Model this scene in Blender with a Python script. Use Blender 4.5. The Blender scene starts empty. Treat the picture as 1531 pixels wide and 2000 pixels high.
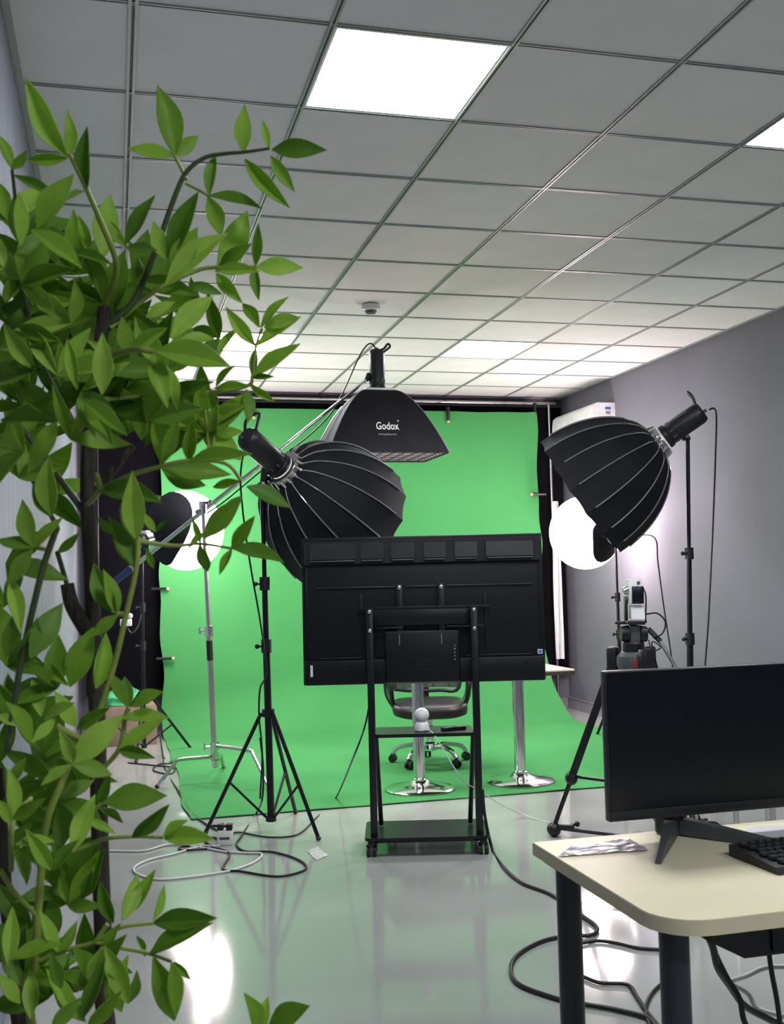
import bpy, bmesh, math, random
from mathutils import Vector, Matrix, noise
V = Vector
PI = math.pi
random.seed(7)
C = bpy.context.scene.collection

# ------------------------------------------------------------------ camera
FPX = 2096.35
CAM = V((0.5302, -2.5610, 1.3181))
YAW, PITCH, ROLL = 0.254577, 0.0600266, -0.0237068
_f = V((math.sin(YAW) * math.cos(PITCH), math.cos(YAW) * math.cos(PITCH), math.sin(PITCH)))
_r = V((math.cos(YAW), -math.sin(YAW), 0))
_u = _r.cross(_f)
CR = _r * math.cos(ROLL) + _u * math.sin(ROLL)
CU = -_r * math.sin(ROLL) + _u * math.cos(ROLL)
CF = _f
cam_data = bpy.data.cameras.new('camera')
cam = bpy.data.objects.new('camera', cam_data)
C.objects.link(cam)
cam.matrix_world = Matrix(((CR.x, CU.x, -CF.x, CAM.x), (CR.y, CU.y, -CF.y, CAM.y), (CR.z, CU.z, -CF.z, CAM.z), (0, 0, 0, 1)))
cam_data.sensor_fit = 'VERTICAL'
cam_data.sensor_height = 36.0
cam_data.lens = 36.0 * FPX / 2000.0
cam_data.clip_start = 0.02
cam_data.dof.use_dof = True
cam_data.dof.focus_distance = 5.4
cam_data.dof.aperture_fstop = 14.0
scene = bpy.context.scene
scene.camera = cam

# ------------------------------------------------------------------ world, exposure
w = bpy.data.worlds.new('world')
scene.world = w
w.use_nodes = True
w.node_tree.nodes['Background'].inputs[0].default_value = (0.6, 0.65, 0.7, 1)
w.node_tree.nodes['Background'].inputs[1].default_value = 0.05
vs = scene.view_settings
vs.view_transform = 'Standard'
vs.look = 'None'
vs.gamma = 1.0
vs.use_curve_mapping = False
vs.exposure = 1.52
cy = scene.cycles
cy.use_light_tree = False; cy.max_bounces = 5; cy.diffuse_bounces = 3; cy.glossy_bounces = 2; cy.transmission_bounces = 3; cy.transparent_max_bounces = 6
cy.caustics_reflective = False; cy.caustics_refractive = False
PANEL_E = 15.0        # ceiling panels
LANTERN_E = 11.0     # lantern balls
SOFT_E = 10.0         # softbox diffusers

# ------------------------------------------------------------------ pixel helpers (1531 x 2000 frame)
def ray(x, y): return CR * ((x - 765.5) / FPX) - CU * ((y - 1000.0) / FPX) + CF
def at(x, y, d): return CAM + ray(x, y) * d
def onz(x, y, z=0.0):
    d = ray(x, y); return CAM + d * ((z - CAM.z) / d.z)
def onx(x, y, X):
    d = ray(x, y); return CAM + d * ((X - CAM.x) / d.x)
def ony(x, y, Y):
    d = ray(x, y); return CAM + d * ((Y - CAM.y) / d.y)

# ------------------------------------------------------------------ materials
def lin(h):
    if not isinstance(h, str): return tuple(h)
    o = []
    for i in (0, 2, 4):
        c = int(h[i:i + 2], 16) / 255.0
        o.append(c / 12.92 if c <= 0.04045 else ((c + 0.055) / 1.055) ** 2.4)
    return tuple(o)
def mat(name, col, rough=0.5, metal=0.0, var=0.08, scale=12.0, bump=0.0, bscale=200.0, emit=0.0, emcol=None, coat=0.0,
        trans=0.0, spec=0.5, stretch=(1, 1, 1), sheen=0.0, alpha=1.0, rvar=0.0):
    m = bpy.data.materials.new(name)
    m.use_nodes = True
    nt = m.node_tree; nd = nt.nodes; lk = nt.links
    b = nd['Principled BSDF']
    c = lin(col)
    tc = nd.new('ShaderNodeTexCoord')
    mp = nd.new('ShaderNodeMapping'); mp.inputs['Scale'].default_value = stretch
    lk.new(tc.outputs['Object'], mp.inputs['Vector'])
    nz = nd.new('ShaderNodeTexNoise'); nz.inputs['Scale'].default_value = scale; nz.inputs['Detail'].default_value = 2
    lk.new(mp.outputs['Vector'], nz.inputs['Vector'])
    cr = nd.new('ShaderNodeValToRGB')
    cr.color_ramp.elements[0].position = 0.3; cr.color_ramp.elements[1].position = 0.7
    cr.color_ramp.elements[0].color = tuple(x * (1 - var) for x in c) + (1,)
    cr.color_ramp.elements[1].color = tuple(min(1, x * (1 + var)) for x in c) + (1,)
    lk.new(nz.outputs['Fac'], cr.inputs['Fac'])
    lk.new(cr.outputs['Color'], b.inputs['Base Color'])
    b.inputs['Roughness'].default_value = rough
    b.inputs['Metallic'].default_value = metal
    b.inputs['Specular IOR Level'].default_value = spec
    if coat: b.inputs['Coat Weight'].default_value = coat; b.inputs['Coat Roughness'].default_value = 0.03
    if trans: b.inputs['Transmission Weight'].default_value = trans
    if sheen: b.inputs['Sheen Weight'].default_value = sheen
    if alpha < 1: b.inputs['Alpha'].default_value = alpha
    if emit:
        b.inputs['Emission Color'].default_value = lin(emcol or col) + (1,)
        b.inputs['Emission Strength'].default_value = emit
    if rvar:
        mr = nd.new('ShaderNodeMapRange')
        mr.inputs['To Min'].default_value = max(0, rough - rvar); mr.inputs['To Max'].default_value = rough + rvar
        lk.new(nz.outputs['Fac'], mr.inputs['Value']); lk.new(mr.outputs['Result'], b.inputs['Roughness'])
    if bump:
        n2 = nd.new('ShaderNodeTexNoise'); n2.inputs['Scale'].default_value = bscale; n2.inputs['Detail'].default_value = 1
        lk.new(mp.outputs['Vector'], n2.inputs['Vector'])
        bp = nd.new('ShaderNodeBump'); bp.inputs['Strength'].default_value = bump; bp.inputs['Distance'].default_value = 0.01
        lk.new(n2.outputs['Fac'], bp.inputs['Height']); lk.new(bp.outputs['Normal'], b.inputs['Normal'])
    return m

M = {}
M['tile'] = mat('ceiling_tile', (0.775, 0.77, 0.78), 0.9, var=0.03, scale=3)
M['bar'] = mat('grid_metal', (0.40, 0.41, 0.42), 0.38, 0.35, var=0.05)
M['groove'] = mat('grid_groove', (0.12, 0.13, 0.13), 0.6, 0.2)
M['soffit'] = mat('ceiling_slab', (0.3, 0.3, 0.3), 0.9)
M['panel'] = mat('panel_diffuser', (0.9, 0.9, 0.9), 0.5, emit=PANEL_E, emcol=(0.94, 0.985, 1.0))
M['white_frame'] = mat('white_frame', (0.75, 0.76, 0.76), 0.4)
M['wall_grey'] = mat('grey_paint', (0.135, 0.138, 0.165), 0.8, var=0.05, scale=2.0)
M['wall_left'] = mat('pale_wallpaper', (0.225, 0.235, 0.285), 0.65, var=0.2, scale=6.0, bump=0.15, bscale=14, stretch=(6, 6, 0.35))
M['wall_beige'] = mat('beige_plaster', (0.45, 0.36, 0.32), 0.7)
M['floor'] = mat('poured_floor', (0.335, 0.345, 0.33), 0.085, var=0.10, scale=1.3, bump=0.014, bscale=7.0, spec=0.36, rvar=0.03)
M['baseboard'] = mat('baseboard_grey', (0.22, 0.22, 0.24), 0.4)
M['green'] = mat('green_cloth', (0.060, 0.268, 0.084), 0.9, var=0.05, scale=1.6, bump=0.12, bscale=4, spec=0.1)
M['blackcloth'] = mat('black_backdrop', (0.003, 0.003, 0.0045), 0.95, var=0.2, scale=4, spec=0.1)
M['black'] = mat('black_plastic', (0.006, 0.0065, 0.009), 0.42, var=0.15)
M['blackmetal'] = mat('black_metal', (0.006, 0.0065, 0.009), 0.32, 0.2, var=0.15)
M['tvblack'] = mat('tv_back_plastic', (0.0038, 0.0045, 0.0075), 0.45, var=0.1, spec=0.3)
M['tvpocket'] = mat('tv_pocket_plastic', (0.012, 0.013, 0.016), 0.30, var=0.1)
M['screen'] = mat('dark_screen', (0.0035, 0.005, 0.0095), 0.25, var=0.1, spec=0.4)
M['bezel'] = mat('dark_bezel', (0.014, 0.017, 0.021), 0.35)
M['softcloth'] = mat('softbox_cloth', (0.0065, 0.007, 0.0105), 0.72, var=0.25, scale=8, bump=0.12, bscale=12, spec=0.25)
M['piping'] = mat('grey_piping', (0.16, 0.16, 0.18), 0.45)
M['chrome'] = mat('chrome', (0.75, 0.75, 0.75), 0.12, 1.0, var=0.03)
M['steel'] = mat('brushed_steel', (0.55, 0.54, 0.52), 0.26, 1.0, var=0.05)
M['silverlining'] = mat('silver_lining', (0.7, 0.7, 0.7), 0.4, 0.6)
M['diffuser'] = mat('softbox_diffuser', (0.85, 0.85, 0.85), 0.8, emit=SOFT_E, emcol=(1.0, 0.95, 0.93))
M['diffuser_dim'] = mat('boom_diffuser', (0.80, 0.76, 0.76), 0.8, emit=0.45, emcol=(1.0, 0.82, 0.82))
M['lantern'] = mat('lantern_fabric', (0.9, 0.9, 0.9), 0.8, emit=LANTERN_E, emcol=(1.0, 0.79, 0.82))
M['white'] = mat('white_plastic', (0.72, 0.73, 0.74), 0.35)
M['whitecable'] = mat('white_cable', (0.60, 0.60, 0.58), 0.45)
M['cable'] = mat('black_cable', (0.010, 0.010, 0.010), 0.45)
M['cream'] = mat('cream_laminate', (0.83, 0.755, 0.53), 0.42, var=0.03, scale=5)
M['creamedge'] = mat('edge_band', (0.66, 0.59, 0.41), 0.5, var=0.03)
M['darkleg'] = mat('powder_coat', (0.022, 0.027, 0.036), 0.36, var=0.1)
M['wood'] = mat('wood_veneer', (0.55, 0.36, 0.22), 0.4, var=0.15, scale=8, stretch=(1, 8, 8))
M['darkedge'] = mat('dark_edge', (0.03, 0.025, 0.025), 0.5)
M['leather'] = mat('black_leather', (0.010, 0.008, 0.008), 0.42, bump=0.1, bscale=150)
M['mesh'] = mat('chair_mesh', (0.02, 0.02, 0.022), 0.7, alpha=0.75)
M['key'] = mat('key_plastic', (0.02, 0.02, 0.022), 0.45)
M['film'] = mat('plastic_film', (0.26, 0.285, 0.34), 0.2, var=0.2, scale=30, bump=0.18, bscale=35, alpha=0.8)
M['clearfilm'] = mat('clear_packet', (0.8, 0.8, 0.8), 0.1, var=0.1, bump=0.8, bscale=80, alpha=0.55)
M['paper'] = mat('pale_paper', (0.62, 0.62, 0.64), 0.6)
M['blue'] = mat('blue_print', (0.05, 0.12, 0.45), 0.5)
M['bluegrip'] = mat('blue_grip', (0.02, 0.035, 0.13), 0.5)
M['red'] = mat('red_anodised', (0.30, 0.03, 0.035), 0.4, 0.3)
M['print'] = mat('white_print', (0.75, 0.75, 0.75), 0.6)
M['greyprint'] = mat('grey_print', (0.25, 0.25, 0.26), 0.6)
M['greyplastic'] = mat('grey_plastic', (0.07, 0.075, 0.08), 0.4)
M['bark'] = mat('brown_bark', (0.035, 0.026, 0.018), 0.7, var=0.45, scale=25, bump=0.6, bscale=40, stretch=(4, 4, 0.5))
M['stem'] = mat('green_stem', (0.24, 0.31, 0.05), 0.5, var=0.2, scale=20)
M['darkstem'] = mat('dark_stem', (0.045, 0.07, 0.02), 0.5, var=0.3, scale=20)
M['pot'] = mat('plant_pot', (0.3, 0.3, 0.3), 0.5)
M['soil'] = mat('soil', (0.03, 0.02, 0.015), 0.95)
M['card'] = mat('cardboard', (0.25, 0.18, 0.14), 0.8)
M['greenpile'] = mat('green_bundle', (0.06, 0.42, 0.16), 0.7, var=0.2)
M['socket'] = mat('socket_white', (0.66, 0.66, 0.62), 0.4)

def leaf_material():
    m = bpy.data.materials.new('leaf_green'); m.use_nodes = True
    nt = m.node_tree; nd = nt.nodes; lk = nt.links
    b = nd['Principled BSDF']; out = nd['Material Output']
    oi = nd.new('ShaderNodeObjectInfo')
    cr = nd.new('ShaderNodeValToRGB')
    e = cr.color_ramp.elements
    e[0].position = 0.0; e[0].color = (0.145, 0.315, 0.036, 1)
    e[1].position = 1.0; e[1].color = (0.50, 0.73, 0.135, 1)
    k = e.new(0.5); k.color = (0.325, 0.55, 0.06, 1)
    lk.new(oi.outputs['Random'], cr.inputs['Fac'])
    tc = nd.new('ShaderNodeTexCoord')
    nz = nd.new('ShaderNodeTexNoise'); nz.inputs['Scale'].default_value = 2.5
    lk.new(tc.outputs['Object'], nz.inputs['Vector'])
    mx = nd.new('ShaderNodeMix'); mx.data_type = 'RGBA'; mx.blend_type = 'MULTIPLY'
    mr = nd.new('ShaderNodeMapRange'); mr.inputs['To Min'].default_value = 0.75; mr.inputs['To Max'].default_value = 1.2
    lk.new(nz.outputs['Fac'], mr.inputs['Value'])
    mx.inputs['Factor'].default_value = 1.0
    lk.new(cr.outputs['Color'], mx.inputs[6]); lk.new(mr.outputs['Result'], mx.inputs[7])
    lk.new(mx.outputs[2], b.inputs['Base Color'])
    b.inputs['Roughness'].default_value = 0.45
    b.inputs['Specular IOR Level'].default_value = 0.35
    tr = nd.new('ShaderNodeBsdfTranslucent')
    lk.new(mx.outputs[2], tr.inputs['Color'])
    ms = nd.new('ShaderNodeMixShader'); ms.inputs[0].default_value = 0.45
    lk.new(b.outputs[0], ms.inputs[1]); lk.new(tr.outputs[0], ms.inputs[2]); lk.new(ms.outputs[0], out.inputs['Surface'])
    return m
M['leaf'] = leaf_material()

# ------------------------------------------------------------------ mesh helpers (all in world coordinates)
def frame(loc, x=None, z=None, yaw=0.0):
    """4x4 with local x,y,z axes; give x and z, or a yaw about z."""
    if x is None:
        return Matrix.Translation(loc) @ Matrix.Rotation(yaw, 4, 'Z')
    x = V(x).normalized(); z = V(z); z = (z - x * z.dot(x)).normalized(); y = z.cross(x)
    return Matrix(((x.x, y.x, z.x, loc[0]), (x.y, y.y, z.y, loc[1]), (x.z, y.z, z.z, loc[2]), (0, 0, 0, 1)))
def axis_frame(loc, a, ref=(0, 0, 1)):
    """local z along a"""
    z = V(a).normalized(); r = V(ref)
    if abs(z.dot(r)) > 0.98: r = V((1, 0, 0))
    x = r.cross(z).normalized(); y = z.cross(x)
    return Matrix(((x.x, y.x, z.x, loc[0]), (x.y, y.y, z.y, loc[1]), (x.z, y.z, z.z, loc[2]), (0, 0, 0, 1)))
I4 = Matrix.Identity(4)
def new(): return bmesh.new()
def merge(bm, tmp, mx=None):
    if mx is not None: tmp.transform(mx)
    me = bpy.data.meshes.new('tmp'); tmp.to_mesh(me); tmp.free(); bm.from_mesh(me); bpy.data.meshes.remove(me)
    return bm
def box(bm, c, s, mx=None, bev=0.0, seg=2):
    t = bmesh.new()
    bmesh.ops.create_cube(t, size=1.0, matrix=Matrix.Translation(c) @ Matrix.Diagonal((s[0], s[1], s[2], 1)))
    if bev > 0: bmesh.ops.bevel(t, geom=list(t.edges), offset=bev, segments=seg, affect='EDGES', profile=0.5)
    return merge(bm, t, mx)
def rings(bm, loops, closed=False, cap=True, mx=None):
    """skin a list of equal-length point loops"""
    vs_ = []
    for L in loops: vs_.append([bm.verts.new(mx @ V(p) if mx is not None else p) for p in L])
    n = len(loops[0]); m = len(loops)
    for i in range(m if closed else m - 1):
        a, b = vs_[i], vs_[(i + 1) % m]
        for j in range(n):
            k = (j + 1) % n
            bm.faces.new((a[j], a[k], b[k], b[j]))
    if cap and not closed:
        bm.faces.new(list(reversed(vs_[0]))); bm.faces.new(vs_[-1])
    return bm
def circle(c, x, y, r, n): return [c + x * (r * math.cos(2 * PI * k / n)) + y * (r * math.sin(2 * PI * k / n)) for k in range(n)]
def cyl(bm, p0, p1, r0, r1=None, n=16, mx=None):
    p0, p1 = V(p0), V(p1); r1 = r0 if r1 is None else r1
    m = axis_frame(p0, p1 - p0); x, y = m.col[0].to_3d(), m.col[1].to_3d()
    return rings(bm, [circle(p0, x, y, r0, n), circle(p1, x, y, r1, n)], mx=mx)
def lathe(bm, prof, n=24, mx=None, cap=True):
    X, Y = V((1, 0, 0)), V((0, 1, 0))
    return rings(bm, [circle(V((0, 0, z)), X, Y, max(r, 1e-4), n) for r, z in prof], mx=mx, cap=cap)
def smooth_path(pts, per=6):
    P = [V(p) for p in pts]
    if len(P) < 3: return P
    out = []
    for i in range(len(P) - 1):
        p0 = P[i - 1] if i > 0 else P[i] * 2 - P[i + 1]
        p1, p2 = P[i], P[i + 1]
        p3 = P[i + 2] if i + 2 < len(P) else P[i + 1] * 2 - P[i]
        for k in range(per):
            t = k / per
            out.append(0.5 * ((2 * p1) + (p2 - p0) * t + (2 * p0 - 5 * p1 + 4 * p2 - p3) * t * t + (3 * p1 - p0 - 3 * p2 + p3) * t ** 3))
    out.append(P[-1])
    return out
def tube(bm, pts, r, n=8, per=6, smooth=True, closed=False, r1=None, mx=None):
    P = smooth_path(pts, per) if smooth else [V(p) for p in pts]
    Q = [P[0]]
    for p in P[1:]:
        if (p - Q[-1]).length > 1e-5: Q.append(p)
    P = Q
    L = []; x = None
    for i, p in enumerate(P):
        t = (P[min(i + 1, len(P) - 1)] - P[max(i - 1, 0)]).normalized()
        if x is None:
            x = t.orthogonal().normalized()
        else:
            x = x - t * x.dot(t)
            x = x.normalized() if x.length > 1e-6 else t.orthogonal().normalized()
        y = t.cross(x)
        rr = r if r1 is None else r + (r1 - r) * i / max(1, len(P) - 1)
        L.append(circle(p, x, y, rr, n))
    return rings(bm, L, mx=mx)
def ball(bm, c, r, sc=(1, 1, 1), u=20, v=12, mx=None):
    t = bmesh.new()
    bmesh.ops.create_uvsphere(t, u_segments=u, v_segments=v, radius=r, matrix=Matrix.Translation(c) @ Matrix.Diagonal((sc[0], sc[1], sc[2], 1)))
    return merge(bm, t, mx)
def extrude_poly(bm, pts, h, mx=None, z0=0.0):
    a = [V((p[0], p[1], z0)) for p in pts]; b = [V((p[0], p[1], z0 + h)) for p in pts]
    return rings(bm, [a, b], mx=mx)
def rrect(w_, h_, r, n=5):
    o = []
    for cx, cy, a0 in ((w_ / 2 - r, h_ / 2 - r, 0), (-w_ / 2 + r, h_ / 2 - r, 90), (-w_ / 2 + r, -h_ / 2 + r, 180), (w_ / 2 - r, -h_ / 2 + r, 270)):
        for k in range(n + 1):
            a = math.radians(a0 + 90 * k / n); o.append((cx + r * math.cos(a), cy + r * math.sin(a)))
    return o
def sheet(bm, nu, nv, fn, thick=0.0):
    """a grid surface fn(u,v); with thickness a closed slab"""
    G = [[V(fn(i / nu, j / nv)) for j in range(nv + 1)] for i in range(nu + 1)]
    A = [[bm.verts.new(p) for p in row] for row in G]
    for i in range(nu):
        for j in range(nv): bm.faces.new((A[i][j], A[i + 1][j], A[i + 1][j + 1], A[i][j + 1]))
    if thick:
        B = []
        for i in range(nu + 1):
            row = []
            for j in range(nv + 1):
                du = G[min(i + 1, nu)][j] - G[max(i - 1, 0)][j]; dv = G[i][min(j + 1, nv)] - G[i][max(j - 1, 0)]
                nrm = du.cross(dv); nrm = nrm.normalized() if nrm.length > 1e-9 else V((0, 0, 1))
                row.append(bm.verts.new(G[i][j] - nrm * thick))
            B.append(row)
        for i in range(nu):
            for j in range(nv): bm.faces.new((B[i][j], B[i][j + 1], B[i + 1][j + 1], B[i + 1][j]))
        for i in range(nu):
            bm.faces.new((A[i][0], B[i][0], B[i + 1][0], A[i + 1][0])); bm.faces.new((A[i][nv], A[i + 1][nv], B[i + 1][nv], B[i][nv]))
        for j in range(nv):
            bm.faces.new((A[0][j], A[0][j + 1], B[0][j + 1], B[0][j])); bm.faces.new((A[nu][j], B[nu][j], B[nu][j + 1], A[nu][j + 1]))
    return bm

ORIG = {}
def finish_mesh(name, bm, m, shift, sharp=35.0):
    bmesh.ops.recalc_face_normals(bm, faces=list(bm.faces))
    if shift is not None: bm.transform(Matrix.Translation(-shift))
    me = bpy.data.meshes.new(name); bm.to_mesh(me); bm.free()
    me.materials.append(M[m] if isinstance(m, str) else m)
    me.polygons.foreach_set('use_smooth', [True] * len(me.polygons))
    me.set_sharp_from_angle(angle=math.radians(sharp))
    return me
def tag(o, label=None, cat=None, group=None, kind=None):
    if label: o['label'] = label
    if cat: o['category'] = cat
    if group: o['group'] = group
    if kind: o['kind'] = kind
    return o
def thing(name, loc, label, cat, group=None):
    o = bpy.data.objects.new(name, None); C.objects.link(o)
    o.location = loc; o.empty_display_size = 0.05
    ORIG[o] = V(loc)
    return tag(o, label, cat, group)
def obj(name, bm, m, parent=None, label=None, cat=None, group=None, kind=None, sharp=35.0):
    """one mesh object; vertices arrive in world coordinates"""
    if parent is not None:
        org = ORIG[parent]
    else:
        xs = [v.co.x for v in bm.verts]; ys = [v.co.y for v in bm.verts]; zs = [v.co.z for v in bm.verts]
        org = V(((min(xs) + max(xs)) / 2, (min(ys) + max(ys)) / 2, min(zs)))
    o = bpy.data.objects.new(name, finish_mesh(name, bm, m, org, sharp)); C.objects.link(o)
    if parent is not None: o.parent = parent
    else: o.location = org
    ORIG[o] = org
    return tag(o, label, cat, group, kind)
def struct(name, bm, m, label=None): return obj(name, bm, m, label=label, kind='structure')
def share(name, me, loc, parent, rot=None):
    """another object on shared mesh data, loc in world coordinates"""
    o = bpy.data.objects.new(name, me); C.objects.link(o)
    o.parent = parent
    o.location = V(loc) - ORIG[parent]
    if rot is not None: o.rotation_euler = rot
    return o

# ------------------------------------------------------------------ the room
XL, XR, YB, YF, ZC = 0.225, 4.815, 7.22, -4.8, 3.03
b = new(); box(b, ((XL + XR) / 2, (YB + YF) / 2, -0.05), (XR - XL + .3, YB - YF + .3, 0.1)); struct('floor', b, 'floor')
b = new(); box(b, (XL - .06, (YB + YF) / 2, 1.6), (.12, YB - YF + .24, 3.3)); struct('wall_left', b, 'wall_left')
b = new(); box(b, (XR + .06, (YB + YF) / 2, 1.6), (.12, YB - YF + .24, 3.3)); struct('wall_right', b, 'wall_grey')
b = new(); box(b, ((XL + XR) / 2, YB + .06, 1.6), (XR - XL, .12, 3.3)); struct('wall_back', b, 'wall_grey')
b = new(); box(b, ((XL + XR) / 2, YF - .06, 1.6), (XR - XL, .12, 3.3)); struct('wall_front', b, 'wall_grey')
b = new(); box(b, (XR - .006, (YB + YF) / 2, .05), (.012, YB - YF, .10)); box(b, (XR - .009, (YB + YF) / 2, .1035), (.018, YB - YF, .007)); struct('baseboard_right', b, 'baseboard')
b = new(); box(b, (XL + .006, (YB + YF) / 2, .05), (.012, YB - YF, .10)); struct('baseboard_left', b, 'baseboard')
b = new(); box(b, ((XL + XR) / 2, YB - .006, .05), (XR - XL - .04, .012, .10)); struct('baseboard_back', b, 'baseboard')
# suspended ceiling: slab, tiles, metal grid
b = new(); box(b, ((XL + XR) / 2, (YB + YF) / 2, ZC + .09), (XR - XL + .1, YB - YF + .1, .06)); ceiling = struct('ceiling', b, 'soffit')
LIGHTS = [(2, 1), (5, 1), (2, 8), (5, 8), (2, -6), (5, -6)]
cols = [(XL, 0.6)] + [(0.6 * i, 0.6 * (i + 1)) for i in range(1, 8)]
row0 = -8; row1 = 12
TILES = {}
for ci, (x0, x1) in enumerate(cols):
    for j in range(row0, row1):
        if (ci, j) in LIGHTS: continue
        y0, y1 = 0.6 * j, min(0.6 * (j + 1), YB)
        wx, wy = x1 - x0 - .016, y1 - y0 - .016
        if wy < .02: continue
        key = (round(wx, 3), round(wy, 3))
        c = V(((x0 + x1) / 2, (y0 + y1) / 2, ZC))
        if key not in TILES:
            b = new(); box(b, (0, 0, .008), (wx, wy, .014), bev=.002, seg=1)
            TILES[key] = finish_mesh('ceiling_tile', b, 'tile', None)
        share('ceiling_tile', TILES[key], c, ceiling)
def grid_bar(p, q, along, wd=.024):
    b = new(); L = q - p
    for s in (-1, 1):
        if along == 'y': box(b, (p_x + s * wd * .33, (p + q) / 2, ZC - .002), (wd * .34, L, .007))
        else: box(b, ((p + q) / 2, p_x + s * wd * .33, ZC - .001), (L, wd * .30, .006))
    o = obj('grid_bar', b, 'bar', ceiling)
    b = new()
    if along == 'y': box(b, (p_x, (p + q) / 2, ZC + .003), (wd * .4, L, .005))
    else: box(b, ((p + q) / 2, p_x, ZC + .003), (L, wd * .45, .005))
    obj('groove', b, 'groove', o)
for i in range(1, 9):
    p_x = 0.6 * i; grid_bar(YF, YB, 'y', .030 if i == 1 else .022)
for j in range(row0 + 1, row1 + 1):
    p_x = 0.6 * j
    if p_x < YB: grid_bar(XL, XR, 'x', .018)
b = new(); box(b, (XL + .011, (YB + YF) / 2, ZC - .004), (.022, YB - YF, .006)); struct('trim_1', b, 'bar')
b = new(); box(b, (XR - .008, (YB + YF) / 2, ZC - .004), (.014, YB - YF, .006)); struct('trim_2', b, 'bar')
names = {(2, 1): 'large bright square ceiling light panel nearest the top of the picture',
         (5, 1): 'bright ceiling light panel cut off by the picture edge above the grey wall',
         (2, 8): 'far ceiling light panel partly hidden behind the plant leaves',
         (5, 8): 'far ceiling light panel fully in view above the black rectangular softbox',
         (2, -6): 'ceiling light panel behind the camera over the pale wall side',
         (5, -6): 'ceiling light panel behind the camera over the grey wall side'}
for (ci, j) in LIGHTS:
    x0, x1 = cols[ci]; y0 = .6 * j; c = V(((x0 + x1) / 2, y0 + .3, ZC))
    t = thing('ceiling_light', c, names[(ci, j)], 'ceiling light', 'square ceiling light panels')
    b = new()
    for s in (-1, 1):
        box(b, (c.x + s * .286, c.y, ZC + .004), (.012, .584, .012)); box(b, (c.x, c.y + s * .286, ZC + .004), (.560, .012, .012))
    obj('frame', b, 'white_frame', t)
    b = new(); box(b, (c.x, c.y, ZC + .007), (.560, .560, .006)); obj('diffuser', b, 'panel', t)
# smoke detector
c = onz(724, 598, ZC - .012)
t = thing('smoke_detector', (c.x, c.y, ZC - .006), 'small white round smoke detector on the ceiling', 'smoke detector')
b = new(); lathe(b, [(.058, 0), (.060, -.012), (.056, -.030), (.048, -.036)], 28, Matrix.Translation((c.x, c.y, ZC - .006))); obj('base', b, 'white', t)
b = new(); lathe(b, [(.036, -.034), (.036, -.044), (.030, -.052), (.012, -.055)], 24, Matrix.Translation((c.x, c.y, ZC - .006))); obj('sensor_cap', b, 'greyplastic', t)

# ------------------------------------------------------------------ backdrop at the far end
def drape(x0, x1, z0, z1, y, amp, freq, seed, thick=.006, nu=60, nv=20):
    def fn(u, v):
        x = x0 + (x1 - x0) * u; z = z1 + (z0 - z1) * v
        return (x, y + amp * math.sin(u * freq + seed) * (.4 + .6 * v) + amp * .6 * noise.noise(V((x * 1.5, z * .6, seed))), z)
    return sheet(new(), nu, nv, fn, thick)
obj('black_backdrop_cloth', drape(.30, 4.78, .36, 2.93, 7.13, .012, 40, 1.3), 'blackcloth', label='black cloth backdrop hanging across the back wall behind the green cloth', cat='backdrop')
t = thing('backdrop_frame', (2.7, 7.06, 0), 'thin metal frame with crossbar carrying the backdrops at the back wall', 'backdrop frame')
b = new(); tube(b, [(.38, 7.06, 2.955), (4.70, 7.06, 2.955)], .016, 12, smooth=False); obj('crossbar', b, 'steel', t)
for x in (.40, 4.63):
    b = new(); cyl(b, (x, 7.06, 0.03), (x, 7.06, 2.97), .016, n=12); obj('upright', b, 'steel' if x > 2 else 'blackmetal', t)
    b = new(); box(b, (x, 7.06, .015), (.10, .20, .03), bev=.006); obj('foot', b, 'blackmetal', t)
# green cloth: hangs, sweeps and runs over the floor
GY, GF = 6.96, 3.55
def green(u, v):
    left = .93 + .05 * noise.noise(V((v * 6, 3.1, 0))); right = 4.45
    rad = .30 + .45 * u
    # length along: hanging part 2.84 -> rad, quarter curve, floor part
    Lh = 2.84 - rad; Lc = rad * PI / 2; Lf = (GY - rad) - GF
    s = v * (Lh + Lc + Lf)
    if s < Lh: y, z = GY, 2.84 - s
    elif s < Lh + Lc:
        a = (s - Lh) / rad; y, z = GY - rad * (1 - math.cos(a)), rad * (1 - math.sin(a))
    else: y, z = GY - rad - (s - Lh - Lc), 0.0
    x = left + (right + .12 * max(0, min(1, (GY - y) / 3)) - left) * u
    if z > .02:
        y += (.012 * math.sin(u * 23 + 1) * min(1, z) + .02 * noise.noise(V((x * 1.3, z * .7, 2)))) * min(1, z * 3)
        if u > .985: y -= .03 * math.sin(z * 5)
    z += .010 + .004 * noise.noise(V((x * 4, y * 4, 5)))
    x += (.03 * noise.noise(V((z * 3, y * 2, 9)))) * (1 if (u < .02 or u > .98) else 0)
    return (x, y, z)
t = thing('green_screen_cloth', (2.7, 5.2, 0), 'bright green cloth hanging from the frame and sweeping across the floor', 'green screen')
obj('cloth', sheet(new(), 70, 130, green, -.005), 'green', t, sharp=80)
def clamp(p, side, lab):
    """black spring clamp gripping a cloth edge; side: direction the handles point to"""
    t = thing('spring_clamp', p, lab, 'clamp', 'black spring clamps on the green cloth')
    d = V(side).normalized(); n = V((0, -1, 0)); 
    for s in (-1, 1):
        b = new(); tube(b, [p - d * .045 + n * (.016), p + d * .015 + n * (.018 + .008 * s), p + d * .09 + n * (.018 + .020 * s)], .0125, 6, 4); obj('jaw', b, 'black', t)
    b = new(); cyl(b, p + d * .012 + n * .014 + V((0, 0, -.012)), p + d * .012 + n * .014 + V((0, 0, .012)), .008, n=10); obj('pivot', b, 'steel', t)
    b = new(); box(b, p - d * .05 + n * .018, (.024, .03, .024), bev=.003); obj('tip', b, 'wood', t)
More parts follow.
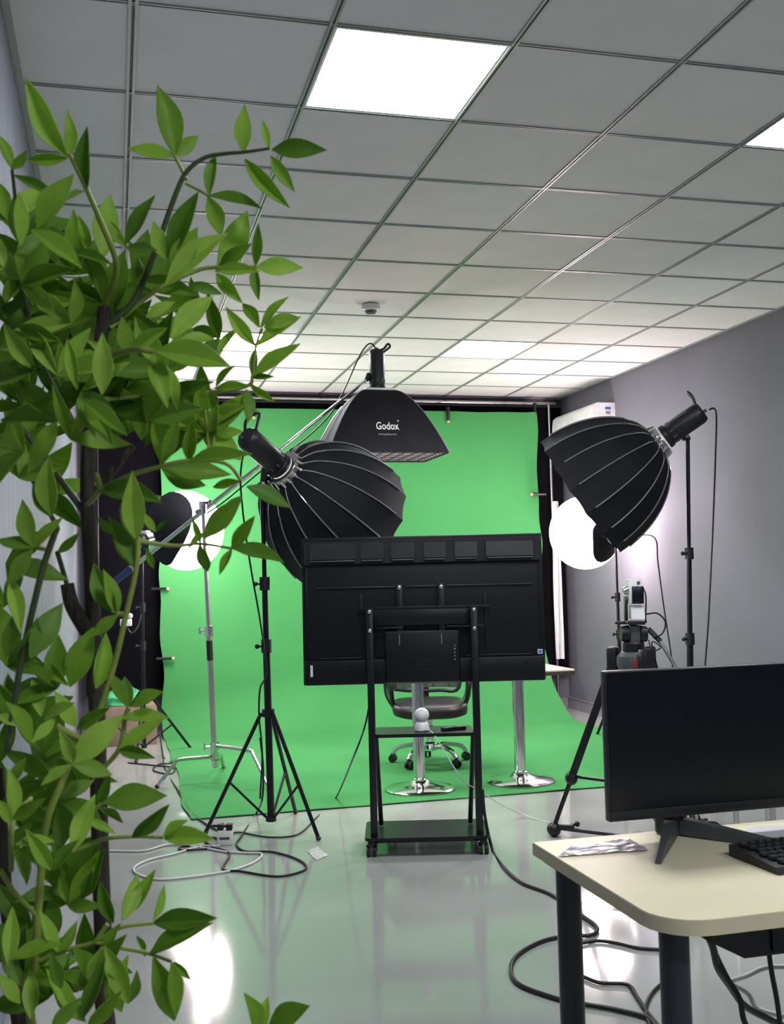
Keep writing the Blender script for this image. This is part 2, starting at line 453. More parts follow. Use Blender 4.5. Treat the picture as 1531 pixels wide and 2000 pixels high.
clamp(ony(495, 806, 6.95), (0, 0, 1), 'black spring clamp on the green cloth top edge beside the plant leaves')
clamp(ony(874, 814, 6.95), (0, 0, 1), 'black spring clamp on the green cloth top edge above the black rectangular softbox')
clamp(ony(1043, 806, 6.95), (0, 0, 1), 'black spring clamp at the top corner of the green cloth by the grey wall')
clamp(ony(1046, 966, 6.95), (1, 0, 0), 'black spring clamp on the green cloth side edge near the grey wall')
clamp(ony(316, 1150, 6.95), (-1, 0, 0), 'upper black spring clamp on the green cloth edge beside the black drape')
clamp(ony(326, 1286, 6.95), (-1, 0, 0), 'lower black spring clamp on the green cloth edge beside the black drape')
# pale narrow drape beside the frame upright
def pale(u, v):
    x = 4.595 + .07 * u; z = 2.0 - 1.50 * v
    return (x, 6.98 + .02 * math.sin(u * 9 + v * 3), z)
obj('pale_cloth_strip', sheet(new(), 10, 20, pale, .006), 'paper', label='narrow pale cloth strip hanging in the back corner beside the grey wall', cat='cloth')

# air conditioner on the grey wall
y0, y1, z0, z1 = 6.02, 6.92, 2.50, 2.80
t = thing('air_conditioner', (XR - .11, (y0 + y1) / 2, z0), 'white wall mounted air conditioner high on the grey wall', 'air conditioner')
b = new()
prof = [(0, z0 + .02), (0, z1), (-.17, z1), (-.205, z1 - .03), (-.215, z1 - .10), (-.215, z0 + .09), (-.16, z0)]
rings(b, [[V((XR - .001 + px, y, pz)) for px, pz in prof] for y in (y0, y1)]); obj('body', b, 'white', t)
b = new(); box(b, (XR - .19, (y0 + y1) / 2, z0 + .03), (.012, (y1 - y0) * .85, .04), mx=None); obj('louvre', b, 'white_frame', t)
b = new(); box(b, (XR - .07, y0 - .001, z1 - .05), (.055, .002, .02)); obj('label_sticker', b, 'blue', t)
b = new(); box(b, (XR - .07, y0 - .001, z1 - .09), (.045, .002, .028)); obj('label_sticker', b, 'greyprint', t)

# ------------------------------------------------------------------ television on a cart (screen turned away)
vy = YAW
OC = onz(835, 1669)
T = frame((OC.x, OC.y, 0), x=(math.cos(vy), -math.sin(vy), 0), z=(0, 0, 1))     # local x right, y away from camera, z up
t = thing('tv_cart', T.translation.copy(), 'black rolling television cart with shelf and flat base', 'tv cart')
b = new(); extrude_poly(b, rrect(.590, .36, .03), .014, mx=T @ Matrix.Translation((.0, .13, 0)), z0=.078); obj('base_plate', b, 'blackmetal', t)
b = new(); box(b, (0, .13, .066), (.50, .24, .022), mx=T, bev=.003); obj('base_beam', b, 'blackmetal', t)
for sx in (-.265, .265):
    for sy in (-.015, .275):
        b = new()
        box(b, (sx, sy, .064), (.032, .05, .028), mx=T, bev=.004)
        cw = obj('caster', b, 'black', t)
        for q in (-.014, .014):
            b = new(); cyl(b, (sx + q - .009, sy + .006, .027), (sx + q + .009, sy + .006, .027), .027, n=18, mx=T); obj('wheel', b, 'black', cw)
for sx in (-.25, .25):
    b = new(); box(b, (sx, 0, .62), (.034, .042, 1.09), mx=T, bev=.004); obj('post', b, 'blackmetal', t)
    b = new(); tube(b, [(sx * .93, .012, .56), (sx * .88, .21, .10)], .012, 8, smooth=False, mx=T); obj('strut', b, 'blackmetal', t)
    for z in (1.062, 1.152):
        b = new(); ball(b, (sx, -.024, z), .009, (1, .6, 1), 10, 6, mx=T); obj('bolt', b, 'chrome', t)
b = new(); extrude_poly(b, rrect(.470, .25, .02), .016, mx=T @ Matrix.Translation((0, .09, 0)), z0=.556); obj('shelf', b, 'blackmetal', t)
b = new(); box(b, (.012, .028, 1.166), (.64, .012, .012), mx=T, bev=.002); box(b, (.012, .026, 1.120), (.50, .010, .075), mx=T, bev=.002); obj('mount_rail', b, 'blackmetal', t)
for x0, x1 in ((-.22, -.09), (.12, .30)):
    b = new(); box(b, ((x0 + x1) / 2, .018, 1.072), (x1 - x0, .012, .010), mx=T, bev=.002); obj('mount_rail', b, 'blackmetal', t)
for x in (-.104, .098):
    b = new(); box(b, (x, .032, 1.10), (.030, .016, .36), mx=T, bev=.002); obj('mount_arm', b, 'blackmetal', t)
    b = new(); cyl(b, (x - .004, .018, 1.04), (x - .004, .018, .99), .0035, n=8, mx=T); obj('lock_pin', b, 'chrome', t)
    b = new(); ball(b, (x, .022, 1.264), .010, (1, .5, 1), 10, 6, mx=T); obj('bolt', b, 'chrome', t)

TV = T @ Matrix.Translation((.010, .044, 0))
t = thing('television', (T @ V((.01, .07, .83))), 'large black flat television seen from the back on a rolling cart', 'television')
b = new(); box(b, (0, .045, 1.157), (1.176, .018, .714), mx=TV, bev=.004); obj('screen_frame', b, 'tvblack', t)
b = new(); box(b, (0, .0555, 1.157), (1.156, .004, .694), mx=TV); obj('screen', b, 'screen', t)
b = new(); box(b, (0, .024, 1.155), (1.13, .030, .62), mx=TV, bev=.010); obj('back_panel', b, 'tvblack', t)
# upper band with six pockets
b = new()
zt, zb = 1.505, 1.372
rings(b, [[V(p) for p in ((x, .034, zt), (x, .006, zt - .012), (x, -.006, zb + .012), (x, .010, zb))] for x in (-.575, .575)], mx=TV); band = obj('upper_band', b, 'tvblack', t)
edges = [(-.545, -.322), (-.298, -.186), (-.150, -.036), (.008, .116), (.160, .268), (.310, .540)]
for x0, x1 in edges:
    b = new()
    rings(b, [[V(p) for p in ((x, .004, zt - .020), (x, -.010, zt - .028), (x, -.017, zb + .034), (x, -.004, zb + .022))] for x in (x0, x1)], mx=TV)
    rp = obj('raised_panel', b, 'tvpocket', band)
    b = new(); box(b, ((x0 + x1) / 2, -.0145, zb + .026), (x1 - x0 - .006, .008, .006), mx=TV, bev=.002); obj('highlight_lip', b, 'greyplastic', t)  # lighter grey strip paints in the highlight along each panel's bottom edge
for z, x0, x1 in ((1.268, -.52, -.115), (1.268, -.085, .085), (1.268, .115, .535), (.930, -.51, -.30), (.930, .20, .52)):
    b = new(); box(b, ((x0 + x1) / 2, .006, z), (x1 - x0, .010, .007), mx=TV, bev=.002); obj('ridge', b, 'tvpocket', t)
for x in (-.30, .30):
    b = new(); box(b, (x, .007, 1.10), (.012, .006, .27), mx=TV, bev=.002); obj('ridge', b, 'tvblack', t)
b = new(); box(b, (0, .012, .862), (1.16, .044, .120), mx=TV, bev=.010); obj('lower_band', b, 'tvblack', t)
b = new(); box(b, (-.01, -.002, .932), (.36, .05, .250), mx=TV, bev=.012); eb = obj('electronics_cover', b, 'tvblack', t)
b = new()
for k in range(6): box(b, (-.005, -.028, .868 + k * .009), (.085, .003, .005), mx=TV)
obj('vent', b, 'tvpocket', eb)
for k in range(5):
    b = new(); cyl(b, (.146, -.030, .915 + k * .0165), (.146, -.024, .915 + k * .0165), .0045, n=10, mx=TV); obj('port', b, 'chrome', eb)
b = new(); box(b, (-.545, -.0108, .872), (.012, .002, .055), mx=TV); obj('label_sticker', b, 'paper', t)
b = new(); box(b, (.560, .0075, .940), (.024, .004, .022), mx=TV); obj('label_sticker', b, 'paper', t)
b = new(); box(b, (.560, .0055, .940), (.016, .002, .014), mx=TV); obj('label_mark', b, 'blue', t)
for x, z in ((.345, .885), (.495, .892), (.495, .868), (-.36, .89)):
    b = new(); cyl(b, (x, -.0115, z), (x, -.008, z), .005, n=8, mx=TV); obj('screw_hole', b, 'screen', t)

# items on the cart shelf
p = T @ V((-.010, .06, .572))
t = thing('camera_ball', p, 'small white ball shaped indoor camera on the cart shelf', 'camera')
b = new(); lathe(b, [(.036, 0), (.037, .006), (.034, .02), (.030, .036), (.022, .044)], 24, Matrix.Translation(p)); obj('base', b, 'white', t)
b = new(); lathe(b, [(.038, 0), (.038, .004)], 24, Matrix.Translation(p)); obj('foot_ring', b, 'greyplastic', t)
b = new(); ball(b, p + V((0, 0, .075)), .036, (1, 1, .98), 24, 16); obj('head', b, 'white', t)
for k, (x, y, a, lab) in enumerate(((.118, .055, .5, 'black remote control on the cart shelf nearer the white ball camera'), (.165, .075, .25, 'black remote control on the cart shelf nearer the cart post'))):
    m = T @ Matrix.Translation((x, y, .572)) @ Matrix.Rotation(a, 4, 'Z')
    t = thing('remote_control', m.translation.copy(), lab, 'remote control', 'remote controls on the cart shelf')
    b = new(); box(b, (0, 0, .009), (.075, .035, .018), mx=m, bev=.005); obj('body', b, 'black', t)
    for i in range(4):
        b = new(); cyl(b, (-.025 + i * .015, 0, .018), (-.025 + i * .015, 0, .0195), .004, n=8, mx=m); obj('button', b, 'greyplastic', t)

# ------------------------------------------------------------------ table with two chrome pedestals
TP = [onz(820, 1545), onz(1017, 1530)]
ty = (TP[0].y + TP[1].y) / 2
fc = ony(1122, 1307, ty - .30)
ztop = fc.z
x1 = fc.x; x0 = TP[0].x + TP[1].x - x1
t = thing('pedestal_table', ((x0 + x1) / 2, ty, 0), 'wooden table top on two chrome pedestals behind the television', 'table')
b = new(); box(b, ((x0 + x1) / 2, ty, ztop - .0045), (x1 - x0, .60, .009)); tt = obj('table_top', b, 'wood', t)
b = new(); box(b, ((x0 + x1) / 2, ty, ztop - .0205), (x1 - x0, .60, .023)); obj('edge_band', b, 'darkedge', tt)
for P in TP:
    mx = Matrix.Translation((P.x, ty, 0))
    b = new(); lathe(b, [(.212, .012), (.215, .018), (.20, .028), (.12, .042), (.065, .056), (.046, .072)], 48, mx); pd = obj('base', b, 'chrome', t)
    b = new(); lathe(b, [(.036, .05), (.036, ztop - .04)], 28, mx); obj('column', b, 'chrome', t)
    b = new(); lathe(b, [(.05, .05), (.05, .075), (.038, .082)], 24, mx); obj('collar', b, 'chrome', pd)
    b = new(); lathe(b, [(.10, ztop - .045), (.10, ztop - .032)], 24, mx); obj('mount_plate', b, 'blackmetal', t)
    for k in range(3):
        a = k * 2.1 + .5; b = new(); cyl(b, (P.x + .17 * math.cos(a), ty + .17 * math.sin(a), .011), (P.x + .17 * math.cos(a), ty + .17 * math.sin(a), .02), .022, n=10); obj('rubber_foot', b, 'black', pd)

# ------------------------------------------------------------------ office chair behind the table
P = V((2.66, 4.72, .012))
mx = Matrix.Translation(P) @ Matrix.Rotation(math.radians(-12), 4, 'Z')          # faces the camera (-y)
t = thing('office_chair', P, 'black office chair with mesh back and chrome star base', 'office chair')
for k in range(5):
    a = math.radians(18 + 72 * k); d = V((math.cos(a), math.sin(a), 0))
    b = new(); tube(b, [d * .03 + V((0, 0, .115)), d * .13 + V((0, 0, .125)), d * .23 + V((0, 0, .105)), d * .275 + V((0, 0, .062))], .017, 8, 5, mx=mx); lg = obj('base_arm', b, 'chrome', t)
    n = V((-d.y, d.x, 0)); q = d * .272
    for s in (-1, 1):
        b = new(); cyl(b, q + n * (.006 * s) + V((0, 0, .028)), q + n * (.024 * s) + V((0, 0, .028)), .027, n=16, mx=mx); w_ = obj('caster_wheel', b, 'black', lg)
    b = new(); lathe(b, [(.024, .038), (.020, .056), (.010, .062)], 12, mx @ Matrix.Translation(q)); obj('caster_cap', b, 'black', lg)
b = new(); lathe(b, [(.045, .09), (.045, .14), (.03, .15), (.028, .26), (.022, .262), (.022, .33)], 18, mx); obj('gas_lift', b, 'chrome', t)
b = new(); box(b, (0, .02, .335), (.20, .24, .03), mx=mx, bev=.006); obj('tilt_plate', b, 'blackmetal', t)
b = new()
def seat_loop(z, g, sag):
    return [V((x * g, y * g - .0, z - sag * max(0, -y / .25) ** 2)) for x, y in rrect(.52, .50, .15, 6)]
rings(b, [seat_loop(.350, .88, .02), seat_loop(.360, .98, .02), seat_loop(.395, 1.0, .02), seat_loop(.425, .97, .02), seat_loop(.438, .86, .015), seat_loop(.442, .5, .005)], mx=mx); obj('seat', b, 'leather', t, sharp=60)
for s in (-1, 1):
    b = new()
    tube(b, [(s * .235, .12, .37), (s * .285, .14, .46), (s * .295, .14, .56), (s * .290, .02, .605), (s * .280, -.12, .600), (s * .270, -.15, .55), (s * .262, -.09, .46), (s * .235, -.03, .37)], .017, 8, 6, mx=mx); ar = obj('armrest', b, 'black', t)
    b = new(); box(b, (s * .287, -.02, .618), (.055, .24, .022), mx=mx, bev=.009); obj('arm_pad', b, 'black', ar)
def back(u, v):
    x = (u - .5) * .46 * (1 - .25 * max(0, v - .6)); z = .50 + .50 * v
    return mx @ V((x, .245 + .05 * v - .07 * (u * 2 - 1) ** 2 + .02 * math.sin(v * 3), z))
obj('back_mesh', sheet(new(), 14, 12, back, .004), 'mesh', t)
b = new(); bp = [back(0, 0), back(0, .5), back(.03, .95), back(.3, 1.02), back(.7, 1.02), back(.97, .95), back(1, .5), back(1, 0), back(.7, -.04), back(.3, -.04), back(0, 0)]
tube(b, bp, .014, 8, 5); obj('back_frame', b, 'black', t)
for k in range(4):
    b = new(); tube(b, [back(.14 + .24 * k, 0.0), back(.14 + .24 * k, .5), back(.14 + .24 * k, .98)], .009, 6, 4); obj('back_slat', b, 'black', t)
b = new(); tube(b, [mx @ V((0, .10, .345)), mx @ V((0, .26, .36)), mx @ V((0, .285, .46)), mx @ V((0, .275, .60))], .022, 8, 5); obj('back_bracket', b, 'black', t)

# ------------------------------------------------------------------ studio light parts
def wv(a): return (CR * a[0] + CU * a[1] + CF * a[2]).normalized()
def tripod_stand(name, foot, top, lab, cat='light stand', spread=.42, hubz=.50, rots=(0, 120, 240), mat_='blackmetal', r=.016, group=None, feet=None):
    """folding three-leg stand: sectional pole, collars with knobs, legs with braces"""
    foot = V(foot); top = V(top)
    t = thing(name, foot, lab, cat, group)
    ax = (top - foot); H = ax.z
    def pz(z): return foot + ax * (z / H)
    cuts = [(.05, hubz + .35), (hubz + .30, hubz + .30 + (H - hubz - .30) * .45), (hubz + .28 + (H - hubz - .30) * .45, H)]
    for k, (a, c_) in enumerate(cuts):
        b = new(); cyl(b, pz(a), pz(c_), r * (1.15 - .22 * k), n=14); obj('pole', b, mat_, t)
    for k in (0, 1):
        q = pz(cuts[k][1]); b = new(); cyl(b, q - V((0, 0, .035)), q + V((0, 0, .035)), r * 1.65, n=14); co = obj('collar', b, 'black', t)
        b = new(); cyl(b, q, q + V((-.045, -.012, 0)), .006, n=8); ball(b, q + V((-.05, -.013, 0)), .013, (1, .7, 1), 10, 6); obj('knob', b, 'black', co)
    q = pz(hubz); b = new(); cyl(b, q - V((0, 0, .02)), q + V((0, 0, .02)), r * 2.0, n=14); obj('hub', b, 'black', t)
    q0 = pz(.07); b = new(); cyl(b, q0 - V((0, 0, .02)), q0 + V((0, 0, .012)), r * 1.7, n=14); obj('lower_hub', b, 'black', t)
    pts = feet or [foot + V((math.cos(math.radians(a)), math.sin(math.radians(a)), 0)) * spread for a in rots]
    for f_ in pts:
        f_ = V((f_[0], f_[1], .012)); d = V((f_.x - foot.x, f_.y - foot.y, 0)).normalized()
        s0 = pz(hubz) + d * (r * 2.2)
        b = new(); tube(b, [s0, f_], .0105, 8, smooth=False); lg = obj('leg', b, mat_, t)
        b = new(); ball(b, f_, .0145, (1, 1, .75), 10, 6); obj('rubber_foot', b, 'black', lg)
        mid = s0.lerp(f_, .58)
        b = new(); tube(b, [mid, pz(.07) + d * (r * 1.5)], .007, 6, smooth=False); obj('brace', b, mat_, t)
    return t

def light_head(name, P, A, lab, R=.0625, L=.28, handle=True, up=(0, 0, 1), mount=None, group='cylindrical studio lights'):
    """cylindrical studio light; P: centre of its front flange, A: beam direction"""
    A = V(A).normalized(); mx = axis_frame(P, -A, up)     # local z runs backwards
    t = thing(name, V(P), lab, 'studio light', group)
    b = new(); lathe(b, [(R * .92, .012), (R, .022), (R, L - .03), (R * .94, L - .012), (R * .80, L)], 28, mx); obj('body', b, 'black', t)
    b = new(); lathe(b, [(R * 1.10, 0), (R * 1.14, .006), (R * 1.10, .028), (R * .98, .034)], 28, mx); obj('front_flange', b, 'black', t)
    for k in range(10):
        a = 2 * PI * k / 10; b = new()
        box(b, (math.cos(a) * R * .99, math.sin(a) * R * .99, .058), (.006, .006, .022), mx=mx); obj('cooling_slot', b, 'greyplastic', t)
    b = new(); box(b, (0, R + .0006, L * .55), (.010, .0015, L * .22), mx=mx); obj('print_mark', b, 'greyprint', t)
    b = new(); box(b, (-R * .75, R * .72, L * .55), (.003, .003, L * .30), mx=mx); obj('print_mark', b, 'greyprint', t)
    if handle:
        b = new(); tube(b, [mx @ V(q) for q in ((-.040, R * .70, L - .015), (-.045, R + .035, L + .0), (-.026, R + .075, L - .005), (.026, R + .075, L - .005), (.045, R + .035, L + .0), (.040, R * .70, L - .015))], .0085, 8, 5); obj('handle', b, 'black', t)
    b = new(); cyl(b, mx @ V((-.02, -.01, L)), mx @ V((-.02, -.01, L + .02)), .010, n=10); obj('power_socket', b, 'greyplastic', t)
    if mount is not None:
        q0 = mx @ V((0, 0, L * .38)); q1 = V(mount); d = (q1 - q0).normalized()
        b = new(); cyl(b, q0 + d * (R * .8), q1, .024, .019, n=12); obj('yoke', b, 'black', t)
        b = new(); s = d.cross(V((0, 1, 0))).normalized(); q = q0.lerp(q1, .72); cyl(b, q - s * .03, q + s * .05, .010, n=10); obj('tilt_knob', b, 'black', t)
        b = new(); n_ = -(CF - d * CF.dot(d)).normalized(); q = q0.lerp(q1, .62) + n_ * .0235; box(b, q, (.016, .004, .016)); obj('label_sticker', b, 'paper', t)
    return t, mx

def deep_softbox(name, P, A, lab, R=.42, L=.58, N=16, up=(0, 0, 1), glow=True):
    """deep parabolic softbox; P: ring centre, A: direction it opens towards"""
    A = V(A).normalized(); mx = axis_frame(P, A, up)
    t = thing(name, V(P), lab, 'softbox', 'deep round softboxes')
    def prof(s): return .085 + (R - .085) * math.sin(PI / 2 * s ** .82) ** .92, .02 + (L - .02) * (s ** 1.25)
    S = [k / 10 for k in range(11)]
    for k in range(N):
        a0, a1 = 2 * PI * k / N, 2 * PI * (k + 1) / N
        def fn(u, v, a0=a0, a1=a1):
            s = v; r_, z_ = prof(s)
            e0 = V((math.cos(a0) * r_, math.sin(a0) * r_, z_)); e1 = V((math.cos(a1) * r_, math.sin(a1) * r_, z_))
            q = e0.lerp(e1, u)
            q.z += .008 * v ** 8 * math.sin(PI * u) * -1
            w_ = .010 * math.sin(PI * u) * v
            q.x *= 1 - w_; q.y *= 1 - w_
            return mx @ q
        obj('fabric_panel', sheet(new(), 4, 12, fn, .002), 'softcloth', t, sharp=60)
        pts = []
        for s in S:
            r_, z_ = prof(s); r_ += .004
            pts.append(mx @ V((math.cos(a0) * r_, math.sin(a0) * r_, z_)))
        b = new(); tube(b, pts[2:10], .0042, 6, 3); rb = obj('rib', b, 'piping', t)
        b = new(); tube(b, pts[:3], .0036, 6, 3); obj('rod', b, 'chrome', rb)
    # speed ring
    b = new(); lathe(b, [(.072, -.016), (.092, -.016), (.096, -.006), (.096, .010), (.088, .016), (.072, .016)], 32, mx, cap=False); obj('speed_ring', b, 'steel', t)
    for k in range(N):
        a0 = 2 * PI * k / N
        b = new(); cyl(b, mx @ V((math.cos(a0) * .094, math.sin(a0) * .094, -.012)), mx @ V((math.cos(a0) * .104, math.sin(a0) * .104, .03)), .009, n=8); obj('rod_socket', b, 'chrome', t)
    # front diffuser, recessed inside the rim
    r_, z_ = prof(.80)
    b = new(); lathe(b, [(r_ * .97, z_), (r_ * .97, z_ + .004)], N, mx); obj('diffuser', b, 'diffuser' if glow else 'white', t)
    return t, mx

# --- left-hand light (stand beside the plant)
PF = onz(530, 1622); PF.z = 0
ringL = at(552, 916, 5.55)
AL = wv((.55, -.52, .655))
headbase = ringL - AL * .02
topL = at(512, 968, 5.62)
feetL = [onz(402, 1630), onz(622, 1642), onz(577, 1590)]
tripod_stand('light_stand', (PF.x, PF.y, 0), topL, 'black tripod light stand standing between the plant and the television', hubz=.62, feet=feetL, group='black tripod light stands', r=.0165)
light_head('studio_light', headbase, AL, 'black studio light with loop handle tilted down on the stand beside the plant', mount=topL)
deep_softbox('softbox', ringL, AL, 'round black softbox overlapping the television, beside the plant', R=.40, L=.56)

# --- right-hand light
ringR = at(1290, 860, 6.45)
AR = wv((-.79, -.575, .24))
topR = at(1343, 858, 6.5)
fr = at(1338, 1300, 6.52)
tripod_stand('light_stand', (fr.x + .01, fr.y, 0), topR, 'tall black light stand in front of the grey wall behind the monitor', hubz=.55, spread=.40, rots=(20, 140, 262), group='black tripod light stands', r=.017)
light_head('studio_light', ringR - AR * .026, AR, 'black studio light angled down in front of the grey wall', R=.066, L=.27, mount=topR)
deep_softbox('softbox', ringR, AR, 'round black softbox tilted down in front of the grey wall')

# --- boom light over the table
CB = V((1.165, 4.62, 0))
piv = at(397, 990, 7.02)
t = thing('boom_stand', CB, 'chrome stand with long diagonal boom arm and bent base legs', 'boom stand')
ax = piv - CB
def cz(z): return CB + ax * (z / piv.z)
b = new(); cyl(b, cz(.10), cz(1.02), .0185, n=16); obj('column', b, 'steel', t)
b = new(); cyl(b, cz(1.02), cz(piv.z), .0145, n=16); obj('column', b, 'steel', t)
b = new(); cyl(b, cz(.80), cz(.93), .021, n=16); obj('grip_sleeve', b, 'black', t)
for z in (.955, .20):
    b = new(); cyl(b, cz(z), cz(z + .07), .027, n=16); co = obj('collar', b, 'chrome', t)
    b = new(); q = cz(z + .04); cyl(b, q, q + V((-.06, -.01, .0)), .007, n=8); cyl(b, q + V((-.06, -.01, -.022)), q + V((-.06, -.01, .022)), .008, n=8); obj('t_handle', b, 'chrome', co)
feetC = [onz(307, 1540), onz(528, 1548), onz(437, 1503)]
for k, f_ in enumerate(feetC):
    d = V((f_.x - CB.x, f_.y - CB.y, 0)); ln = d.length; d.normalize(); z = (.17, .24, .13)[k]
    b = new(); tube(b, [CB + d * .02 + V((0, 0, z)), CB + d * (ln * .62) + V((0, 0, z)), CB + d * (ln * .72) + V((0, 0, z - .03)), V((f_.x, f_.y, .012))], .0125, 10, 4); lg = obj('leg', b, 'steel', t)
    b = new(); ball(b, (f_.x, f_.y, .014), .016, (1, 1, .85), 10, 6); obj('foot_cap', b, 'black', lg)
    b = new(); cyl(b, CB + V((0, 0, z - .025)), CB + V((0, 0, z + .025)), .028, n=14); obj('leg_collar', b, 'chrome', t)
tipB = at(716, 742, 6.98); tailB = at(232, 1130, 7.06)
d = (tipB - tailB).normalized()
b = new(); tube(b, [tailB + d * .10, tipB - d * .85], .015, 12, smooth=False); bo = obj('boom_arm', b, 'steel', t)
b = new(); tube(b, [tipB - d * .86, tipB], .0105, 12, smooth=False); obj('boom_extension', b, 'chrome', bo)
b = new(); tube(b, [tailB - d * .10, tailB + d * .11], .024, 12, smooth=False); obj('grip', b, 'bluegrip', bo)
b = new(); cyl(b, piv - V((0, 0, .045)), piv + V((0, 0, .035)), .030, n=14); cl = obj('boom_clamp', b, 'chrome', t)
for s in (-.05, 0, .05):
    b = new(); q = piv + d * s; cyl(b, q - V((.0, .04, 0)), q + V((.0, .035, 0)), .014, n=10); obj('clamp_knob', b, 'chrome', cl)
b = new(); q = tipB - d * .86; cyl(b, q - d * .035, q + d * .035, .021, n=12); obj('boom_collar', b, 'chrome', bo)

HP = at(737, 762, 7.0)           # where the head meets the softbox
light_head('studio_light', HP, (0, 0, -1), 'black studio light hanging upright from the boom arm under the ceiling', R=.050, L=.265, handle=False, up=(.7, -.7, 0))
hd = [o for o in bpy.data.objects if o.get('label', '').startswith('black studio light hanging upright')][0]
b = new(); q = HP + V((0, 0, .10)); cyl(b, tipB, q - CR * .05, .016, .022, n=12); obj('yoke', b, 'black', hd)
b = new(); q2 = tipB.lerp(q, .45); cyl(b, q2 + V((0, 0, .05)), q2 - V((0, 0, .06)), .009, n=10); obj('tilt_knob', b, 'black', hd)
b = new(); tube(b, [HP + V((0, 0, .262)) + CR * .02, HP + V((0, 0, .275)) + CR * .05, HP + V((0, 0, .305)) + CR * .075, HP + V((0, 0, .285)) + CR * .088, HP + V((0, 0, .25)) + CR * .045], .008, 8, 4); obj('handle', b, 'black', hd)
# rectangular softbox with text
aB = YAW - math.radians(15)
BX = frame((HP.x, HP.y, HP.z - .005), x=(math.cos(aB), -math.sin(aB), 0), z=(0, 0, 1))
t = thing('rectangular_softbox', HP, 'black rectangular softbox with white lettering hanging from the boom arm', 'softbox')
WX, WY, HH = .392, .28, .437
def bprof(s): return .20 + .80 * s ** .78
def bpt(u, s, side):
    wx, wy = WX * bprof(s), WY * bprof(s); z = -HH * (s ** 1.35)
    if side == 'front': q = (u * wx, -wy, z)
    elif side == 'back': q = (-u * wx, wy, z)
    elif side == 'right': q = (wx, u * wy, z)
    else: q = (-wx, -u * wy, z)
    return BX @ V(q)
for side in ('front', 'back', 'right', 'left'):
    o = obj('fabric_panel', sheet(new(), 8, 14, lambda u, v, s=side: bpt(u * 2 - 1, v, s), .003), 'softcloth', t, sharp=60)
    if side == 'front': front_panel = o
    if side in ('left', 'right'):
        o.data.materials[0] = M['softcloth']
for sx, side in ((-1, 'front'), (1, 'front'), (-1, 'back'), (1, 'back')):
    b = new(); tube(b, [bpt(sx, k / 10, side) for k in range(11)], .0045, 6, 2); obj('corner_rod', b, 'piping', t)
for sy in (-1, 1):
    b = new(); tube(b, [bpt(-sy, k / 10, 'left') + BX.to_3x3() @ V((-.004, 0, 0)) for k in range(3, 11)], .007, 6, 2)
    obj('grey_seam', b, 'silverlining', t) if sy == 1 else b.free()
b = new(); box(b, (0, 0, -.006), (.20, .16, .03), mx=BX, bev=.008); obj('mount_collar', b, 'white_frame', t)
b = new(); box(b, (0, 0, -HH * .97), (WX * 1.96, WY * 1.96, .006), mx=BX); obj('diffuser', b, 'diffuser_dim', t)
for k in range(1, 11):
    b = new(); x = -WX + 2 * WX * k / 11; box(b, (x, 0, -HH + .004), (.0035, WY * 1.98, .006), mx=BX); obj('grid_strip', b, 'softcloth', t)
for k in range(1, 9):
    b = new(); y = -WY + 2 * WY * k / 9; box(b, (0, y, -HH + .004), (WX * 1.98, .0035, .006), mx=BX); obj('grid_strip', b, 'softcloth', t)
def text_on(surface, body, u0, s0, du, name, parent, m, sq=1.0):
    cu = bpy.data.curves.new('txt', 'FONT'); cu.body = body; cu.size = 1.0; cu.align_x = 'CENTER'; cu.align_y = 'CENTER'; cu.resolution_u = 3
    cu.offset = .012
    o = bpy.data.objects.new('txt', cu); C.objects.link(o)
    bpy.context.view_layer.update()
    me = bpy.data.meshes.new_from_object(o.evaluated_get(bpy.context.evaluated_depsgraph_get()))
    bpy.data.objects.remove(o); bpy.data.curves.remove(cu)
    b = bmesh.new(); b.from_mesh(me); bpy.data.meshes.remove(me)
    bmesh.ops.subdivide_edges(b, edges=[e for e in b.edges if e.calc_length() > .12], cuts=2)
    xs = [v.co.x for v in b.verts]; wd = max(xs) - min(xs)
    for v in b.verts:
        u = u0 + v.co.x / wd * du; s = s0 - v.co.y / wd * du * WX / HH * .80 * sq
        v.co = surface(u, s, 'front') + BX.to_3x3() @ V((0, -.0045, .001))
    obj(name, b, m, parent)
text_on(bpt, 'Godox', .0, .69, .47, 'lettering', front_panel, 'print', 1.15)
text_on(bpt, 'www.godox.com', -.01, .79, .35, 'lettering', front_panel, 'greyprint')
text_on(bpt, '®', .255, .62, .035, 'lettering', front_panel, 'print')

